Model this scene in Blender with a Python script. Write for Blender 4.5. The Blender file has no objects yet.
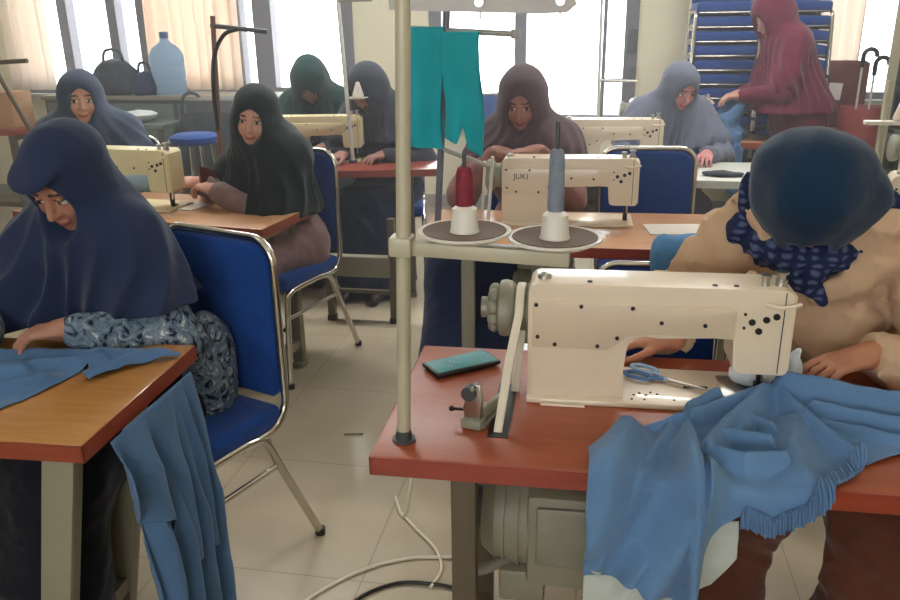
import bpy, bmesh, math, random
import numpy as np
from mathutils import Vector, Matrix, Euler

random.seed(7)
SC = bpy.context.scene
COL = SC.collection
R = math.radians

# ---------------------------------------------------------------- camera, sky, lights, exposure
cam_d = bpy.data.cameras.new('camera')
cam_d.sensor_width = 36.0
cam_d.lens = 32.0
cam_d.clip_start = 0.02
cam = bpy.data.objects.new('camera', cam_d)
COL.objects.link(cam)
cam.matrix_world = (Matrix.Translation((0, 0, 1.5)) @ Matrix.Rotation(R(10.5), 4, 'Z')
                    @ Matrix.Rotation(R(90 - 19.3), 4, 'X') @ Matrix.Rotation(R(-0.8), 4, 'Z'))
SC.camera = cam

world = bpy.data.worlds.new('sky')
SC.world = world
world.use_nodes = True
wn = world.node_tree.nodes
wn['Background'].inputs[0].default_value = (0.93, 0.97, 1.0, 1)
wn['Background'].inputs[1].default_value = 6.0

SC.view_settings.view_transform = 'Standard'
SC.view_settings.look = 'None'
SC.view_settings.gamma = 1.0
SC.view_settings.use_curve_mapping = False
SC.view_settings.exposure = 0.56


def area_light(name, loc, rot, sx, sy, power, color=(1, 1, 1), portal=False):
    d = bpy.data.lights.new(name, 'AREA')
    d.shape = 'RECTANGLE'
    d.size = sx
    d.size_y = sy
    d.energy = power
    d.color = color
    if portal:
        d.cycles.is_portal = True
    o = bpy.data.objects.new(name, d)
    COL.objects.link(o)
    o.location = loc
    o.rotation_euler = rot
    return o


# daylight openings of the back wall: (x0, x1, z0, z1)
WALL_Y = 6.6
OPENINGS = [(-4.62, -3.78, 0.98, 2.55), (-2.83, -1.99, 0.92, 2.55), (-1.36, 0.27, 0.74, 2.55), (1.60, 2.3, 0.9, 2.55)]
for (x0, x1, z0, z1) in OPENINGS:
    area_light('window_portal', ((x0 + x1) / 2, WALL_Y + 0.16, (z0 + z1) / 2), (R(-90), 0, 0), x1 - x0, z1 - z0, 1, portal=True)
# added fill lights at ceiling height, no fixtures seen there
for (lx, ly) in ((-1.9, 1.0), (0.9, 1.0), (-1.9, 4.2), (0.9, 4.2)):
    area_light('ceiling_fill_light', (lx, ly, 2.9), (0, 0, 0), 1.3, 0.3, 4 if ly < 2 else 34, (1.0, 0.97, 0.92))


# ---------------------------------------------------------------- materials
def lin(c):
    return tuple(((v / 255) / 12.92 if v / 255 <= 0.04045 else ((v / 255 + 0.055) / 1.055) ** 2.4) for v in c)


def mat(name, rgb, rough=0.6, metal=0.0, bump=0.0, bscale=60.0, var=0.0, vscale=6.0, spec=0.5, sheen=0.0, coat=0.0):
    m = bpy.data.materials.new(name)
    m.use_nodes = True
    nt = m.node_tree
    b = nt.nodes['Principled BSDF']
    c = lin(rgb)
    b.inputs['Base Color'].default_value = (*c, 1)
    b.inputs['Roughness'].default_value = rough
    b.inputs['Metallic'].default_value = metal
    b.inputs['Specular IOR Level'].default_value = spec
    b.inputs['Sheen Weight'].default_value = sheen
    b.inputs['Coat Weight'].default_value = coat
    tc = nt.nodes.new('ShaderNodeTexCoord')
    if var > 0:
        n = nt.nodes.new('ShaderNodeTexNoise')
        n.inputs['Scale'].default_value = vscale
        n.inputs['Detail'].default_value = 5
        r = nt.nodes.new('ShaderNodeValToRGB')
        r.color_ramp.elements[0].position = 0.3
        r.color_ramp.elements[1].position = 0.7
        r.color_ramp.elements[0].color = (*[v * (1 - var) for v in c], 1)
        r.color_ramp.elements[1].color = (*[min(1, v * (1 + var)) for v in c], 1)
        nt.links.new(tc.outputs['Object'], n.inputs['Vector'])
        nt.links.new(n.outputs['Fac'], r.inputs['Fac'])
        nt.links.new(r.outputs['Color'], b.inputs['Base Color'])
    if bump > 0:
        n2 = nt.nodes.new('ShaderNodeTexNoise')
        n2.inputs['Scale'].default_value = bscale
        n2.inputs['Detail'].default_value = 4
        bp = nt.nodes.new('ShaderNodeBump')
        bp.inputs['Strength'].default_value = bump
        bp.inputs['Distance'].default_value = 0.01
        nt.links.new(tc.outputs['Object'], n2.inputs['Vector'])
        nt.links.new(n2.outputs['Fac'], bp.inputs['Height'])
        nt.links.new(bp.outputs['Normal'], b.inputs['Normal'])
    return m


def fabric(name, rgb, var=0.10, vscale=9, rough=0.9, bump=0.25, bscale=45):
    return mat(name, rgb, rough, 0, bump, bscale, var, vscale, spec=0.2, sheen=0.15)


def wood(name, rgb, rgb2, rough=0.25, scale=(2, 14, 14), coat=0.3):
    m = mat(name, rgb, rough, coat=coat)
    nt = m.node_tree
    b = nt.nodes['Principled BSDF']
    tc = nt.nodes.new('ShaderNodeTexCoord')
    mp = nt.nodes.new('ShaderNodeMapping')
    mp.inputs['Scale'].default_value = scale
    n = nt.nodes.new('ShaderNodeTexNoise')
    n.inputs['Scale'].default_value = 3
    n.inputs['Detail'].default_value = 8
    n.inputs['Distortion'].default_value = 0.4
    r = nt.nodes.new('ShaderNodeValToRGB')
    r.color_ramp.elements[0].position = 0.35
    r.color_ramp.elements[1].position = 0.68
    r.color_ramp.elements[0].color = (*lin(rgb), 1)
    r.color_ramp.elements[1].color = (*lin(rgb2), 1)
    nt.links.new(tc.outputs['Object'], mp.inputs['Vector'])
    nt.links.new(mp.outputs['Vector'], n.inputs['Vector'])
    nt.links.new(n.outputs['Fac'], r.inputs['Fac'])
    nt.links.new(r.outputs['Color'], b.inputs['Base Color'])
    return m


M = {}
M['wall'] = mat('wall_paint', (236, 228, 200), 0.8, bump=0.05, var=0.03, vscale=2)
M['ceiling'] = mat('ceiling_paint', (240, 238, 230), 0.85)
M['frame'] = mat('window_frame_paint', (104, 100, 108), 0.5)
M['sill'] = mat('sill_stone', (170, 166, 158), 0.5)
M['cream'] = mat('cream_enamel', (228, 210, 186), 0.32, var=0.04, vscale=5, coat=0.2)
M['cream2'] = mat('cream_plate', (216, 196, 170), 0.4, var=0.03, vscale=8)
M['cream_old'] = mat('aged_cream_enamel', (224, 210, 168), 0.4, var=0.06, vscale=7)
M['steel'] = mat('brushed_steel', (190, 188, 184), 0.28, 1.0)
M['chrome'] = mat('chair_chrome', (205, 200, 190), 0.18, 1.0)
M['chrome_w'] = mat('pale_tube', (214, 212, 206), 0.35, 0.3)
M['dark'] = mat('black_plastic', (26, 24, 26), 0.4)
M['grey'] = mat('grey_cast', (140, 138, 122), 0.5, 0.2, bump=0.1, var=0.12, vscale=12)
M['greypaint'] = mat('grey_green_paint', (138, 132, 112), 0.5, var=0.06, vscale=6)
M['polepaint'] = mat('pale_pole_paint', (182, 174, 152), 0.45, 0.1, var=0.06, vscale=9)
M['barpaint'] = mat('grey_bar_paint', (158, 152, 146), 0.45, 0.2, var=0.05)
M['pole2'] = mat('blue_grey_pole_paint', (112, 112, 124), 0.4, 0.3)
M['legdark'] = mat('dark_leg_paint', (96, 84, 68), 0.5, 0.2)
M['chair_blue'] = fabric('chair_blue_fabric', (20, 62, 132), 0.10, 14)
M['chair_navy'] = fabric('chair_navy_fabric', (30, 44, 78), 0.10, 14)
M['orange'] = wood('orange_laminate', (150, 74, 46), (162, 82, 52), 0.36, (3, 12, 12), 0.0)
M['orange_edge'] = wood('red_edge_band', (134, 48, 28), (146, 56, 34), 0.32, (3, 3, 20), 0.1)
M['honey'] = wood('honey_laminate', (172, 120, 64), (184, 130, 72), 0.24, (2, 16, 16), 0.3)
M['honey_edge'] = wood('brown_edge_band', (128, 54, 32), (142, 64, 38), 0.35, (3, 3, 20), 0.1)
M['red'] = wood('red_laminate', (126, 58, 48), (138, 66, 54), 0.3, (3, 12, 12), 0.2)
M['tan'] = wood('tan_laminate', (188, 140, 104), (198, 152, 114), 0.3, (3, 12, 12), 0.2)
M['whitetop'] = mat('white_laminate', (214, 218, 212), 0.3)
M['denim'] = fabric('light_blue_cotton', (94, 128, 168), 0.06, 10)
M['denim2'] = fabric('blue_cotton', (76, 108, 146), 0.08, 10)
M['denim_light'] = fabric('mid_blue_denim', (84, 134, 184), 0.08, 10)
M['lining'] = fabric('pale_lining', (186, 190, 184), 0.05, 10)
M['whitecloth'] = fabric('pale_cotton', (214, 220, 226), 0.05, 10)
M['turq'] = fabric('turquoise_cloth', (28, 166, 178), 0.10, 7)
M['belt'] = mat('cream_belt', (222, 212, 192), 0.6)
M['maroon_thread'] = mat('maroon_thread', (122, 30, 50), 0.7, bump=0.3, bscale=120)
M['grey_thread'] = mat('grey_thread', (120, 128, 142), 0.7, bump=0.3, bscale=120)
M['felt'] = mat('brown_felt', (120, 104, 96), 0.9)
M['plastic_white'] = mat('white_plastic', (218, 212, 202), 0.4)
M['cardboard'] = mat('cardboard', (176, 130, 88), 0.85, var=0.06)
M['maroonwood'] = wood('dark_red_wood', (92, 40, 34), (108, 50, 40), 0.4, (3, 10, 10), 0.1)
M['darkgrey'] = mat('dark_grey_paint', (64, 68, 70), 0.5, var=0.08)
M['bag'] = fabric('dark_bag_cloth', (52, 60, 68), 0.2, 9)
M['greenish'] = mat('grey_green_metal', (98, 110, 106), 0.4, 0.1)
M['screen'] = mat('phone_glass', (20, 70, 78), 0.12)
M['teal_case'] = mat('teal_case', (44, 130, 132), 0.45)


def thin_glass(name, tint=(1, 1, 1), refl=0.06, rough=0.02):
    m = bpy.data.materials.new(name)
    m.use_nodes = True
    nt = m.node_tree
    nt.nodes.remove(nt.nodes['Principled BSDF'])
    out = nt.nodes['Material Output']
    t = nt.nodes.new('ShaderNodeBsdfTransparent')
    t.inputs[0].default_value = (*tint, 1)
    g = nt.nodes.new('ShaderNodeBsdfGlossy')
    g.inputs['Roughness'].default_value = rough
    mx = nt.nodes.new('ShaderNodeMixShader')
    mx.inputs[0].default_value = refl
    nt.links.new(t.outputs[0], mx.inputs[1])
    nt.links.new(g.outputs[0], mx.inputs[2])
    nt.links.new(mx.outputs[0], out.inputs[0])
    return m


def translucent(name, rgb, amount=0.55, rough=0.9):
    m = mat(name, rgb, rough, spec=0.1)
    nt = m.node_tree
    out = nt.nodes['Material Output']
    b = nt.nodes['Principled BSDF']
    t = nt.nodes.new('ShaderNodeBsdfTranslucent')
    t.inputs[0].default_value = (*lin(rgb), 1)
    mx = nt.nodes.new('ShaderNodeMixShader')
    mx.inputs[0].default_value = amount
    nt.links.new(b.outputs[0], mx.inputs[1])
    nt.links.new(t.outputs[0], mx.inputs[2])
    nt.links.new(mx.outputs[0], out.inputs[0])
    return m


M['glass'] = thin_glass('window_glass', (0.96, 0.98, 0.98))
M['cabglass'] = thin_glass('cabinet_glass', (0.55, 0.62, 0.60), 0.12)
M['curtain'] = translucent('peach_curtain', (246, 230, 216), 0.45)
M['curtain2'] = translucent('pale_curtain', (250, 240, 230), 0.45)

M['water_plastic'] = translucent('blue_water_plastic', (190, 216, 240), 0.7, 0.3)

# floor: large glossy beige tiles
fm = mat('beige_floor_tile', (196, 178, 150), 0.16, spec=0.6)
nt = fm.node_tree
b = nt.nodes['Principled BSDF']
tc = nt.nodes.new('ShaderNodeTexCoord')
br = nt.nodes.new('ShaderNodeTexBrick')
br.offset = 0
br.inputs['Color1'].default_value = (*lin((196, 183, 160)), 1)
br.inputs['Color2'].default_value = (*lin((191, 178, 155)), 1)
br.inputs['Mortar'].default_value = (*lin((168, 155, 134)), 1)
br.inputs['Scale'].default_value = 1.0
br.inputs['Mortar Size'].default_value = 0.002
br.inputs['Brick Width'].default_value = 0.6
br.inputs['Row Height'].default_value = 0.6
nz = nt.nodes.new('ShaderNodeTexNoise')
nz.inputs['Scale'].default_value = 3.5
nz.inputs['Detail'].default_value = 6
mxn = nt.nodes.new('ShaderNodeMix')
mxn.data_type = 'RGBA'
mxn.blend_type = 'MULTIPLY'
mxn.inputs[0].default_value = 0.25
nt.links.new(tc.outputs['Object'], br.inputs['Vector'])
nt.links.new(tc.outputs['Object'], nz.inputs['Vector'])
nt.links.new(br.outputs['Color'], mxn.inputs[6])
nt.links.new(nz.outputs['Fac'], mxn.inputs[7])
nt.links.new(mxn.outputs[2], b.inputs['Base Color'])
mr = nt.nodes.new('ShaderNodeMapRange')
mr.inputs[3].default_value = 0.10
mr.inputs[4].default_value = 0.26
nt.links.new(nz.outputs['Fac'], mr.inputs[0])
nt.links.new(mr.outputs[0], b.inputs['Roughness'])
M['floor'] = fm


# ---------------------------------------------------------------- object helpers
def tag(o, label=None, cat=None, group=None, kind=None):
    if label:
        o['label'] = label
    if cat:
        o['category'] = cat
    if group:
        o['group'] = group
    if kind:
        o['kind'] = kind
    return o


def thing(name, label, cat, loc=(0, 0, 0), rz=0.0, group=None):
    o = bpy.data.objects.new(name, None)
    o.empty_display_size = 0.05
    COL.objects.link(o)
    o.location = loc
    o.rotation_euler = (0, 0, R(rz))
    return tag(o, label, cat, group)


def children(o):
    return [c for c in bpy.data.objects if c.parent == o]


def dup(root, loc=None, rz=None, label=None, group=None, parent=None, kids=None):
    """copy a thing, its parts and their sub-parts; mesh data shared"""
    if kids is None:
        kids = {}
        for c in bpy.data.objects:
            if c.parent:
                kids.setdefault(c.parent.name, []).append(c)
    c = root.copy()
    COL.objects.link(c)
    if parent is not None:
        c.parent = parent
    if loc is not None:
        c.location = loc
    if rz is not None:
        c.rotation_euler = (0, 0, R(rz))
    if label:
        c['label'] = label
    if group:
        c['group'] = group
    for ch in kids.get(root.name, []):
        dup(ch, parent=c, kids=kids)
    return c


class MB:
    """collects shapes, then links them as one mesh object"""

    def __init__(s):
        s.bm = bmesh.new()

    def _xf(s, vs, loc, rot):
        mtx = Matrix.Translation(loc) @ (rot if isinstance(rot, Matrix) else Euler([R(a) for a in rot]).to_matrix()).to_4x4()
        bmesh.ops.transform(s.bm, matrix=mtx, verts=vs)

    def box(s, c, size, rot=(0, 0, 0), bev=0.0, seg=2):
        g = bmesh.ops.create_cube(s.bm, size=1.0)
        vs = g['verts']
        bmesh.ops.scale(s.bm, vec=size, verts=vs)
        if bev > 0:
            es = list({e for v in vs for e in v.link_edges})
            r = bmesh.ops.bevel(s.bm, geom=es, offset=bev, segments=seg, affect='EDGES', profile=0.5)
            vs = list({v for f in r['faces'] for v in f.verts} | {v for v in vs if v.is_valid})
        s._xf(vs, c, rot)
        return s

    def span(s, x0, x1, y0, y1, z0, z1, bev=0.0):
        return s.box(((x0 + x1) / 2, (y0 + y1) / 2, (z0 + z1) / 2), (abs(x1 - x0), abs(y1 - y0), abs(z1 - z0)), bev=bev)

    def cyl(s, p0, p1, r0, r1=None, seg=20, cap=True):
        r1 = r0 if r1 is None else r1
        p0, p1 = Vector(p0), Vector(p1)
        d = p1 - p0
        g = bmesh.ops.create_cone(s.bm, cap_ends=cap, segments=seg, radius1=r0, radius2=r1, depth=d.length)
        s._xf(g['verts'], (p0 + p1) / 2, d.to_track_quat('Z', 'Y').to_matrix())
        return s

    def ball(s, c, r, seg=16, rot=(0, 0, 0)):
        g = bmesh.ops.create_uvsphere(s.bm, u_segments=seg, v_segments=seg // 2 + 2, radius=1.0)
        rr = (r, r, r) if isinstance(r, (int, float)) else r
        bmesh.ops.scale(s.bm, vec=rr, verts=g['verts'])
        s._xf(g['verts'], c, rot)
        return s

    def lathe(s, prof, c=(0, 0, 0), seg=28, rot=(0, 0, 0)):
        """prof: (radius, z) pairs"""
        rings = []
        for r_, z in prof:
            rings.append([s.bm.verts.new((max(r_, 1e-4) * math.cos(2 * math.pi * k / seg), max(r_, 1e-4) * math.sin(2 * math.pi * k / seg), z)) for k in range(seg)])
        for a, b_ in zip(rings, rings[1:]):
            for k in range(seg):
                s.bm.faces.new((a[k], a[(k + 1) % seg], b_[(k + 1) % seg], b_[k]))
        s.bm.faces.new(rings[0][::-1])
        s.bm.faces.new(rings[-1])
        s._xf([v for rg in rings for v in rg], c, rot)
        return s

    def tube(s, pts, r, seg=10, closed=False, flat=None, up=(0, 0, 1)):
        """round tube through the points; flat=(w, t) makes a strap"""
        P = [Vector(p) for p in pts]
        n = len(P)
        rings = []
        prev = None
        for i, p in enumerate(P):
            a = P[(i - 1) % n] if (closed or i > 0) else p
            c = P[(i + 1) % n] if (closed or i < n - 1) else p
            t = (c - a).normalized()
            if prev is None:
                u = t.cross(Vector(up))
                if u.length < 1e-3:
                    u = t.cross(Vector((1, 0, 0)))
            else:
                u = prev - t * prev.dot(t)
            u.normalize()
            prev = u
            w = t.cross(u)
            rr = r[i] if isinstance(r, (list, tuple)) else r
            ring = []
            for k in range(seg):
                an = 2 * math.pi * k / seg
                if flat:
                    cu = math.copysign(abs(math.cos(an)) ** 0.4, math.cos(an)) * flat[0] / 2
                    cw = math.copysign(abs(math.sin(an)) ** 0.4, math.sin(an)) * flat[1] / 2
                else:
                    cu, cw = rr * math.cos(an), rr * math.sin(an)
                ring.append(s.bm.verts.new(p + u * cu + w * cw))
            rings.append(ring)
        pairs = list(zip(rings, rings[1:])) + ([(rings[-1], rings[0])] if closed else [])
        for a, c in pairs:
            for k in range(seg):
                s.bm.faces.new((a[k], a[(k + 1) % seg], c[(k + 1) % seg], c[k]))
        if not closed:
            s.bm.faces.new(rings[0][::-1])
            s.bm.faces.new(rings[-1])
        return s

    def prism(s, pts, y0, y1, bev=0.0, seg=3):
        """outline in x,z pushed from y0 to y1"""
        a = [s.bm.verts.new((x, y0, z)) for x, z in pts]
        f = s.bm.faces.new(a)
        r = bmesh.ops.extrude_face_region(s.bm, geom=[f])
        nv = [v for v in r['geom'] if isinstance(v, bmesh.types.BMVert)]
        bmesh.ops.translate(s.bm, vec=(0, y1 - y0, 0), verts=nv)
        if bev > 0:
            es = [e for v in a + nv for e in v.link_edges if abs(e.verts[0].co.y - e.verts[1].co.y) < 1e-6]
            bmesh.ops.bevel(s.bm, geom=list(set(es)), offset=bev, segments=seg, affect='EDGES', profile=0.5, clamp_overlap=True)
        return s

    def build(s, name, m, parent=None, smooth=True, loc=None, angle=38):
        bmesh.ops.recalc_face_normals(s.bm, faces=s.bm.faces[:])
        me = bpy.data.meshes.new(name)
        s.bm.to_mesh(me)
        s.bm.free()
        if smooth:
            me.polygons.foreach_set('use_smooth', [True] * len(me.polygons))
            me.set_sharp_from_angle(angle=R(angle))
        me.materials.append(m)
        o = bpy.data.objects.new(name, me)
        COL.objects.link(o)
        if parent:
            o.parent = parent
        if loc:
            o.location = loc
        return o


def arc(c, r, a0, a1, n=8, plane='yz', x=0.0):
    out = []
    for i in range(n + 1):
        a = R(a0 + (a1 - a0) * i / n)
        u, v = c[0] + r * math.cos(a), c[1] + r * math.sin(a)
        out.append((x, u, v) if plane == 'yz' else ((u, x, v) if plane == 'xz' else (u, v, x)))
    return out


def catmull(pts, n=8):
    P = [Vector(p) for p in pts]
    P = [P[0] * 2 - P[1]] + P + [P[-1] * 2 - P[-2]]
    out = []
    for i in range(1, len(P) - 2):
        p0, p1, p2, p3 = P[i - 1:i + 3]
        for k in range(n):
            t = k / n
            out.append(0.5 * ((2 * p1) + (p2 - p0) * t + (2 * p0 - 5 * p1 + 4 * p2 - p3) * t * t + (3 * p1 - p0 - 3 * p2 + p3) * t ** 3))
    out.append(P[-2])
    return out


def np_mesh(name, V, F, m, parent=None, smooth=True, thick=0.0, cols=None):
    me = bpy.data.meshes.new(name)
    me.from_pydata(np.asarray(V).tolist(), [], np.asarray(F).tolist())
    if smooth:
        me.polygons.foreach_set('use_smooth', [True] * len(me.polygons))
    me.materials.append(m)
    if cols is not None:
        at = me.color_attributes.new('tone', 'FLOAT_COLOR', 'POINT')
        at.data.foreach_set('color', np.asarray(cols, np.float32).ravel())
    me.update()
    o = bpy.data.objects.new(name, me)
    COL.objects.link(o)
    if parent:
        o.parent = parent
        o.matrix_parent_inverse = parent.matrix_basis.inverted()
    if thick > 0:
        md = o.modifiers.new('thickness', 'SOLIDIFY')
        md.thickness = thick
        md.offset = 0
    return o


def grid_faces(nu, nv):
    i = np.arange(nu - 1)[:, None] * nv + np.arange(nv - 1)[None, :]
    return np.stack([i, i + 1, i + nv + 1, i + nv], -1).reshape(-1, 4)


def ridge(x):
    return 1 - np.abs(np.sin(x)) ** 0.8 * 2


def vnoise(P, seed=0):
    """smooth pseudo noise from a few warped sines; P (...,3)"""
    rs = np.random.RandomState(seed)
    o = 0
    for k in range(5):
        d = rs.normal(size=3)
        d /= np.linalg.norm(d)
        fq = (1 + 0.6 * k)
        o = o + np.sin(P @ d * fq + rs.uniform(0, 6.28) + 1.3 * np.sin(P @ rs.normal(size=3) * 0.7 * fq)) / (1 + 0.5 * k)
    return o / 2.4


# ---------------------------------------------------------------- implicit surfaces (bodies, clothes)
class Sdf:
    def __init__(s):
        s.ops = []

    def cap(s, a, b_, ra, rb=None, k=0.03, sub=False, sy=None):
        a, b_ = np.array(a, float), np.array(b_, float)
        rb = ra if rb is None else rb
        ab = b_ - a
        L = max(ab @ ab, 1e-9)

        def f(x, y, z):
            t = np.clip(((x - a[0]) * ab[0] + (y - a[1]) * ab[1] + (z - a[2]) * ab[2]) / L, 0, 1)
            return np.sqrt((x - a[0] - t * ab[0]) ** 2 + (y - a[1] - t * ab[1]) ** 2 + (z - a[2] - t * ab[2]) ** 2) - (ra + (rb - ra) * t)
        r = max(ra, rb)
        s.ops.append(('sub' if sub else 'add', f, np.minimum(a, b_) - r, np.maximum(a, b_) + r, k))
        return s

    def ell(s, c, r, rot=None, k=0.03, sub=False):
        c, r = np.array(c, float), np.array(r, float)
        Rm = np.eye(3) if rot is None else np.array(rot, float)

        def f(x, y, z):
            dx, dy, dz = x - c[0], y - c[1], z - c[2]
            q = [(Rm[0, i] * dx + Rm[1, i] * dy + Rm[2, i] * dz) / r[i] for i in range(3)]
            k0 = np.sqrt(q[0] ** 2 + q[1] ** 2 + q[2] ** 2)
            k1 = np.sqrt((q[0] / r[0]) ** 2 + (q[1] / r[1]) ** 2 + (q[2] / r[2]) ** 2)
            return k0 * (k0 - 1) / np.maximum(k1, 1e-6)
        e = np.abs(Rm) @ r
        s.ops.append(('sub' if sub else 'add', f, c - e, c + e, k))
        return s

    def cut(s, n, d, k=0.01):
        """keep the side where p.n < d"""
        n = np.array(n, float)
        n /= np.linalg.norm(n)
        s.ops.append(('cut', lambda x, y, z: x * n[0] + y * n[1] + z * n[2] - d, None, None, k))
        return s

    def disp(s, fn):
        s.ops.append(('disp', fn, None, None, 0))
        return s

    def mesh(s, h):
        lo = np.min([o[2] for o in s.ops if o[0] == 'add'], 0) - 3 * h - 0.02
        hi = np.max([o[3] for o in s.ops if o[0] == 'add'], 0) + 3 * h + 0.02
        n = np.ceil((hi - lo) / h).astype(int) + 1
        ax = [(lo[i] + h * np.arange(n[i])).astype(np.float32) for i in range(3)]
        f = np.full(n, 0.15, np.float32)
        for kind, fn, a, b_, k in s.ops:
            if kind in ('add', 'sub'):
                pad = k + 3 * h + 0.012
                i0 = np.clip(np.floor((a - pad - lo) / h).astype(int), 0, n)
                i1 = np.clip(np.ceil((b_ + pad - lo) / h).astype(int) + 1, 0, n)
                if np.any(i1 <= i0):
                    continue
                sl = tuple(slice(p, q) for p, q in zip(i0, i1))
                d = fn(ax[0][sl[0]][:, None, None], ax[1][sl[1]][None, :, None], ax[2][sl[2]][None, None, :])
                g = f[sl]
                if kind == 'add':
                    hh = np.maximum(k - np.abs(g - d), 0) / k
                    f[sl] = np.minimum(g, d) - hh * hh * k / 4
                else:
                    d = -d
                    hh = np.maximum(k - np.abs(g - d), 0) / k
                    f[sl] = np.maximum(g, d) + hh * hh * k / 4
            elif kind == 'cut':
                d = fn(ax[0][:, None, None], ax[1][None, :, None], ax[2][None, None, :]).astype(np.float32)
                hh = np.maximum(k - np.abs(f - d), 0) / k
                f = np.maximum(f, d) + hh * hh * k / 4
            else:
                idx = np.nonzero(np.abs(f) < 0.035)
                P = np.stack([ax[i][idx[i]] for i in range(3)], -1)
                f[idx] += fn(P).astype(np.float32)
        return surf_net(f, lo, h)


def surf_net(f, lo, h):
    neg = f < 0
    cnt = np.zeros(tuple(v - 1 for v in f.shape), np.int8)
    for dx in (0, 1):
        for dy in (0, 1):
            for dz in (0, 1):
                cnt += neg[dx:f.shape[0] - 1 + dx, dy:f.shape[1] - 1 + dy, dz:f.shape[2] - 1 + dz]
    act = (cnt > 0) & (cnt < 8)
    ijk = np.argwhere(act)
    idx = np.full(act.shape, -1, np.int32)
    idx[act] = np.arange(len(ijk))
    acc = np.zeros((len(ijk), 3))
    num = np.zeros(len(ijk))
    cs = [(a, b_, c) for a in (0, 1) for b_ in (0, 1) for c in (0, 1)]
    for p in cs:
        for ax in range(3):
            if p[ax]:
                continue
            q = list(p)
            q[ax] = 1
            f0 = f[ijk[:, 0] + p[0], ijk[:, 1] + p[1], ijk[:, 2] + p[2]]
            f1 = f[ijk[:, 0] + q[0], ijk[:, 1] + q[1], ijk[:, 2] + q[2]]
            mk = (f0 < 0) != (f1 < 0)
            t = np.where(mk, f0 / np.where(mk, f0 - f1, 1), 0)
            pos = np.array(p, float)[None, :].repeat(len(ijk), 0)
            pos[:, ax] = t
            acc += pos * mk[:, None]
            num += mk
    V = lo + h * (ijk + acc / np.maximum(num, 1)[:, None])
    Q = []
    for ax in range(3):
        o1, o2 = [(1, 2), (2, 0), (0, 1)][ax]
        a = [slice(None)] * 3
        b_ = [slice(None)] * 3
        a[ax] = slice(0, -1)
        b_[ax] = slice(1, None)
        s0, s1 = neg[tuple(a)], neg[tuple(b_)]
        e = np.argwhere(s0 != s1)
        e = e[(e[:, o1] > 0) & (e[:, o2] > 0) & (e[:, o1] < f.shape[o1] - 1) & (e[:, o2] < f.shape[o2] - 1)]
        fl = s0[e[:, 0], e[:, 1], e[:, 2]]
        c = []
        for d1, d2 in ((-1, -1), (0, -1), (0, 0), (-1, 0)):
            g = e.copy()
            g[:, o1] += d1
            g[:, o2] += d2
            c.append(idx[g[:, 0], g[:, 1], g[:, 2]])
        q = np.stack(c, -1)
        q[~fl] = q[~fl][:, ::-1]
        Q.append(q)
    Q = np.concatenate(Q)
    Q = Q[(Q >= 0).all(1)]
    # one light smoothing pass
    for lam in (0.5, -0.35):
        s = np.zeros_like(V)
        n_ = np.zeros(len(V))
        for i in range(4):
            a, b2 = Q[:, i], Q[:, (i + 1) % 4]
            for c in range(3):
                s[:, c] += np.bincount(a, V[b2, c], len(V))
            n_ += np.bincount(a, minlength=len(V))
        V = V + lam * (s / np.maximum(n_, 1)[:, None] - V)
    return V, Q


# ================================================================ THE SETTING
def struct(name, mb, m, **k):
    o = mb.build(name, m, smooth=False, **k)
    o['kind'] = 'structure'
    return o


struct('floor', MB().span(-5.8, 2.8, -2.5, 6.75, -0.06, 0), M['floor'])
hz = MB().span(-5.79, 2.79, 2.0, 6.57, 0.01, 2.99).build('haze', bpy.data.materials.new('window_haze'), smooth=False)  # added scatter volume imitating lens glare around the back windows
hm = hz.data.materials[0]
hm.use_nodes = True
hm.node_tree.nodes.remove(hm.node_tree.nodes['Principled BSDF'])
vs_ = hm.node_tree.nodes.new('ShaderNodeVolumeScatter')
vs_.inputs['Density'].default_value = 0.042
vs_.inputs['Anisotropy'].default_value = 0.4
hm.node_tree.links.new(vs_.outputs[0], hm.node_tree.nodes['Material Output'].inputs['Volume'])
hz['kind'] = 'structure'
struct('ceiling', MB().span(-5.8, 2.8, -2.5, 6.75, 3.0, 3.1), M['ceiling'])
struct('wall_left', MB().span(-5.9, -5.8, -2.5, 6.75, -0.06, 3.1), M['wall'])
struct('wall_right', MB().span(2.8, 2.9, -2.5, 6.75, -0.06, 3.1), M['wall'])
struct('wall_front', MB().span(-5.8, -1.9, -2.6, -2.5, 0, 3.0).span(0.5, 2.8, -2.6, -2.5, 0, 3.0).span(-1.9, 0.5, -2.6, -2.5, 0, 1.2).span(-1.9, 0.5, -2.6, -2.5, 2.2, 3.0), M['wall'])
OP = [(-5.10, -1.99, 0.93, 2.6), (-1.36, 0.27, 0.72, 2.6), (1.38, 2.3, 0.9, 2.6)]
wb = MB()
xs = [-5.8] + [v for o in OP for v in o[:2]] + [2.8]
for i in range(0, len(xs), 2):
    wb.span(xs[i], xs[i + 1], 6.6, 6.75, 0, 3.0)
for (x0, x1, z0, z1) in OP:
    wb.span(x0, x1, 6.6, 6.75, 0, z0)
    wb.span(x0, x1, 6.6, 6.75, z1, 3.0)
struct('wall_back', wb, M['wall'])
g = struct('exterior_ground', MB().span(-14, 12, 6.9, 24, -0.3, -0.2), mat('pale_paving', (222, 220, 212), 0.9, var=0.05))
posts = [[-5.05, -4.57, -4.11, -3.83, -2.98, -2.76, -2.04], [-1.31, -0.63, 0.02, 0.22], [1.42, 1.84, 2.26]]
wid = [[.09, .09, .085, .10, .06, .16, .10], [.10, .09, .03, .10], [.08, .05, .08]]
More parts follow.
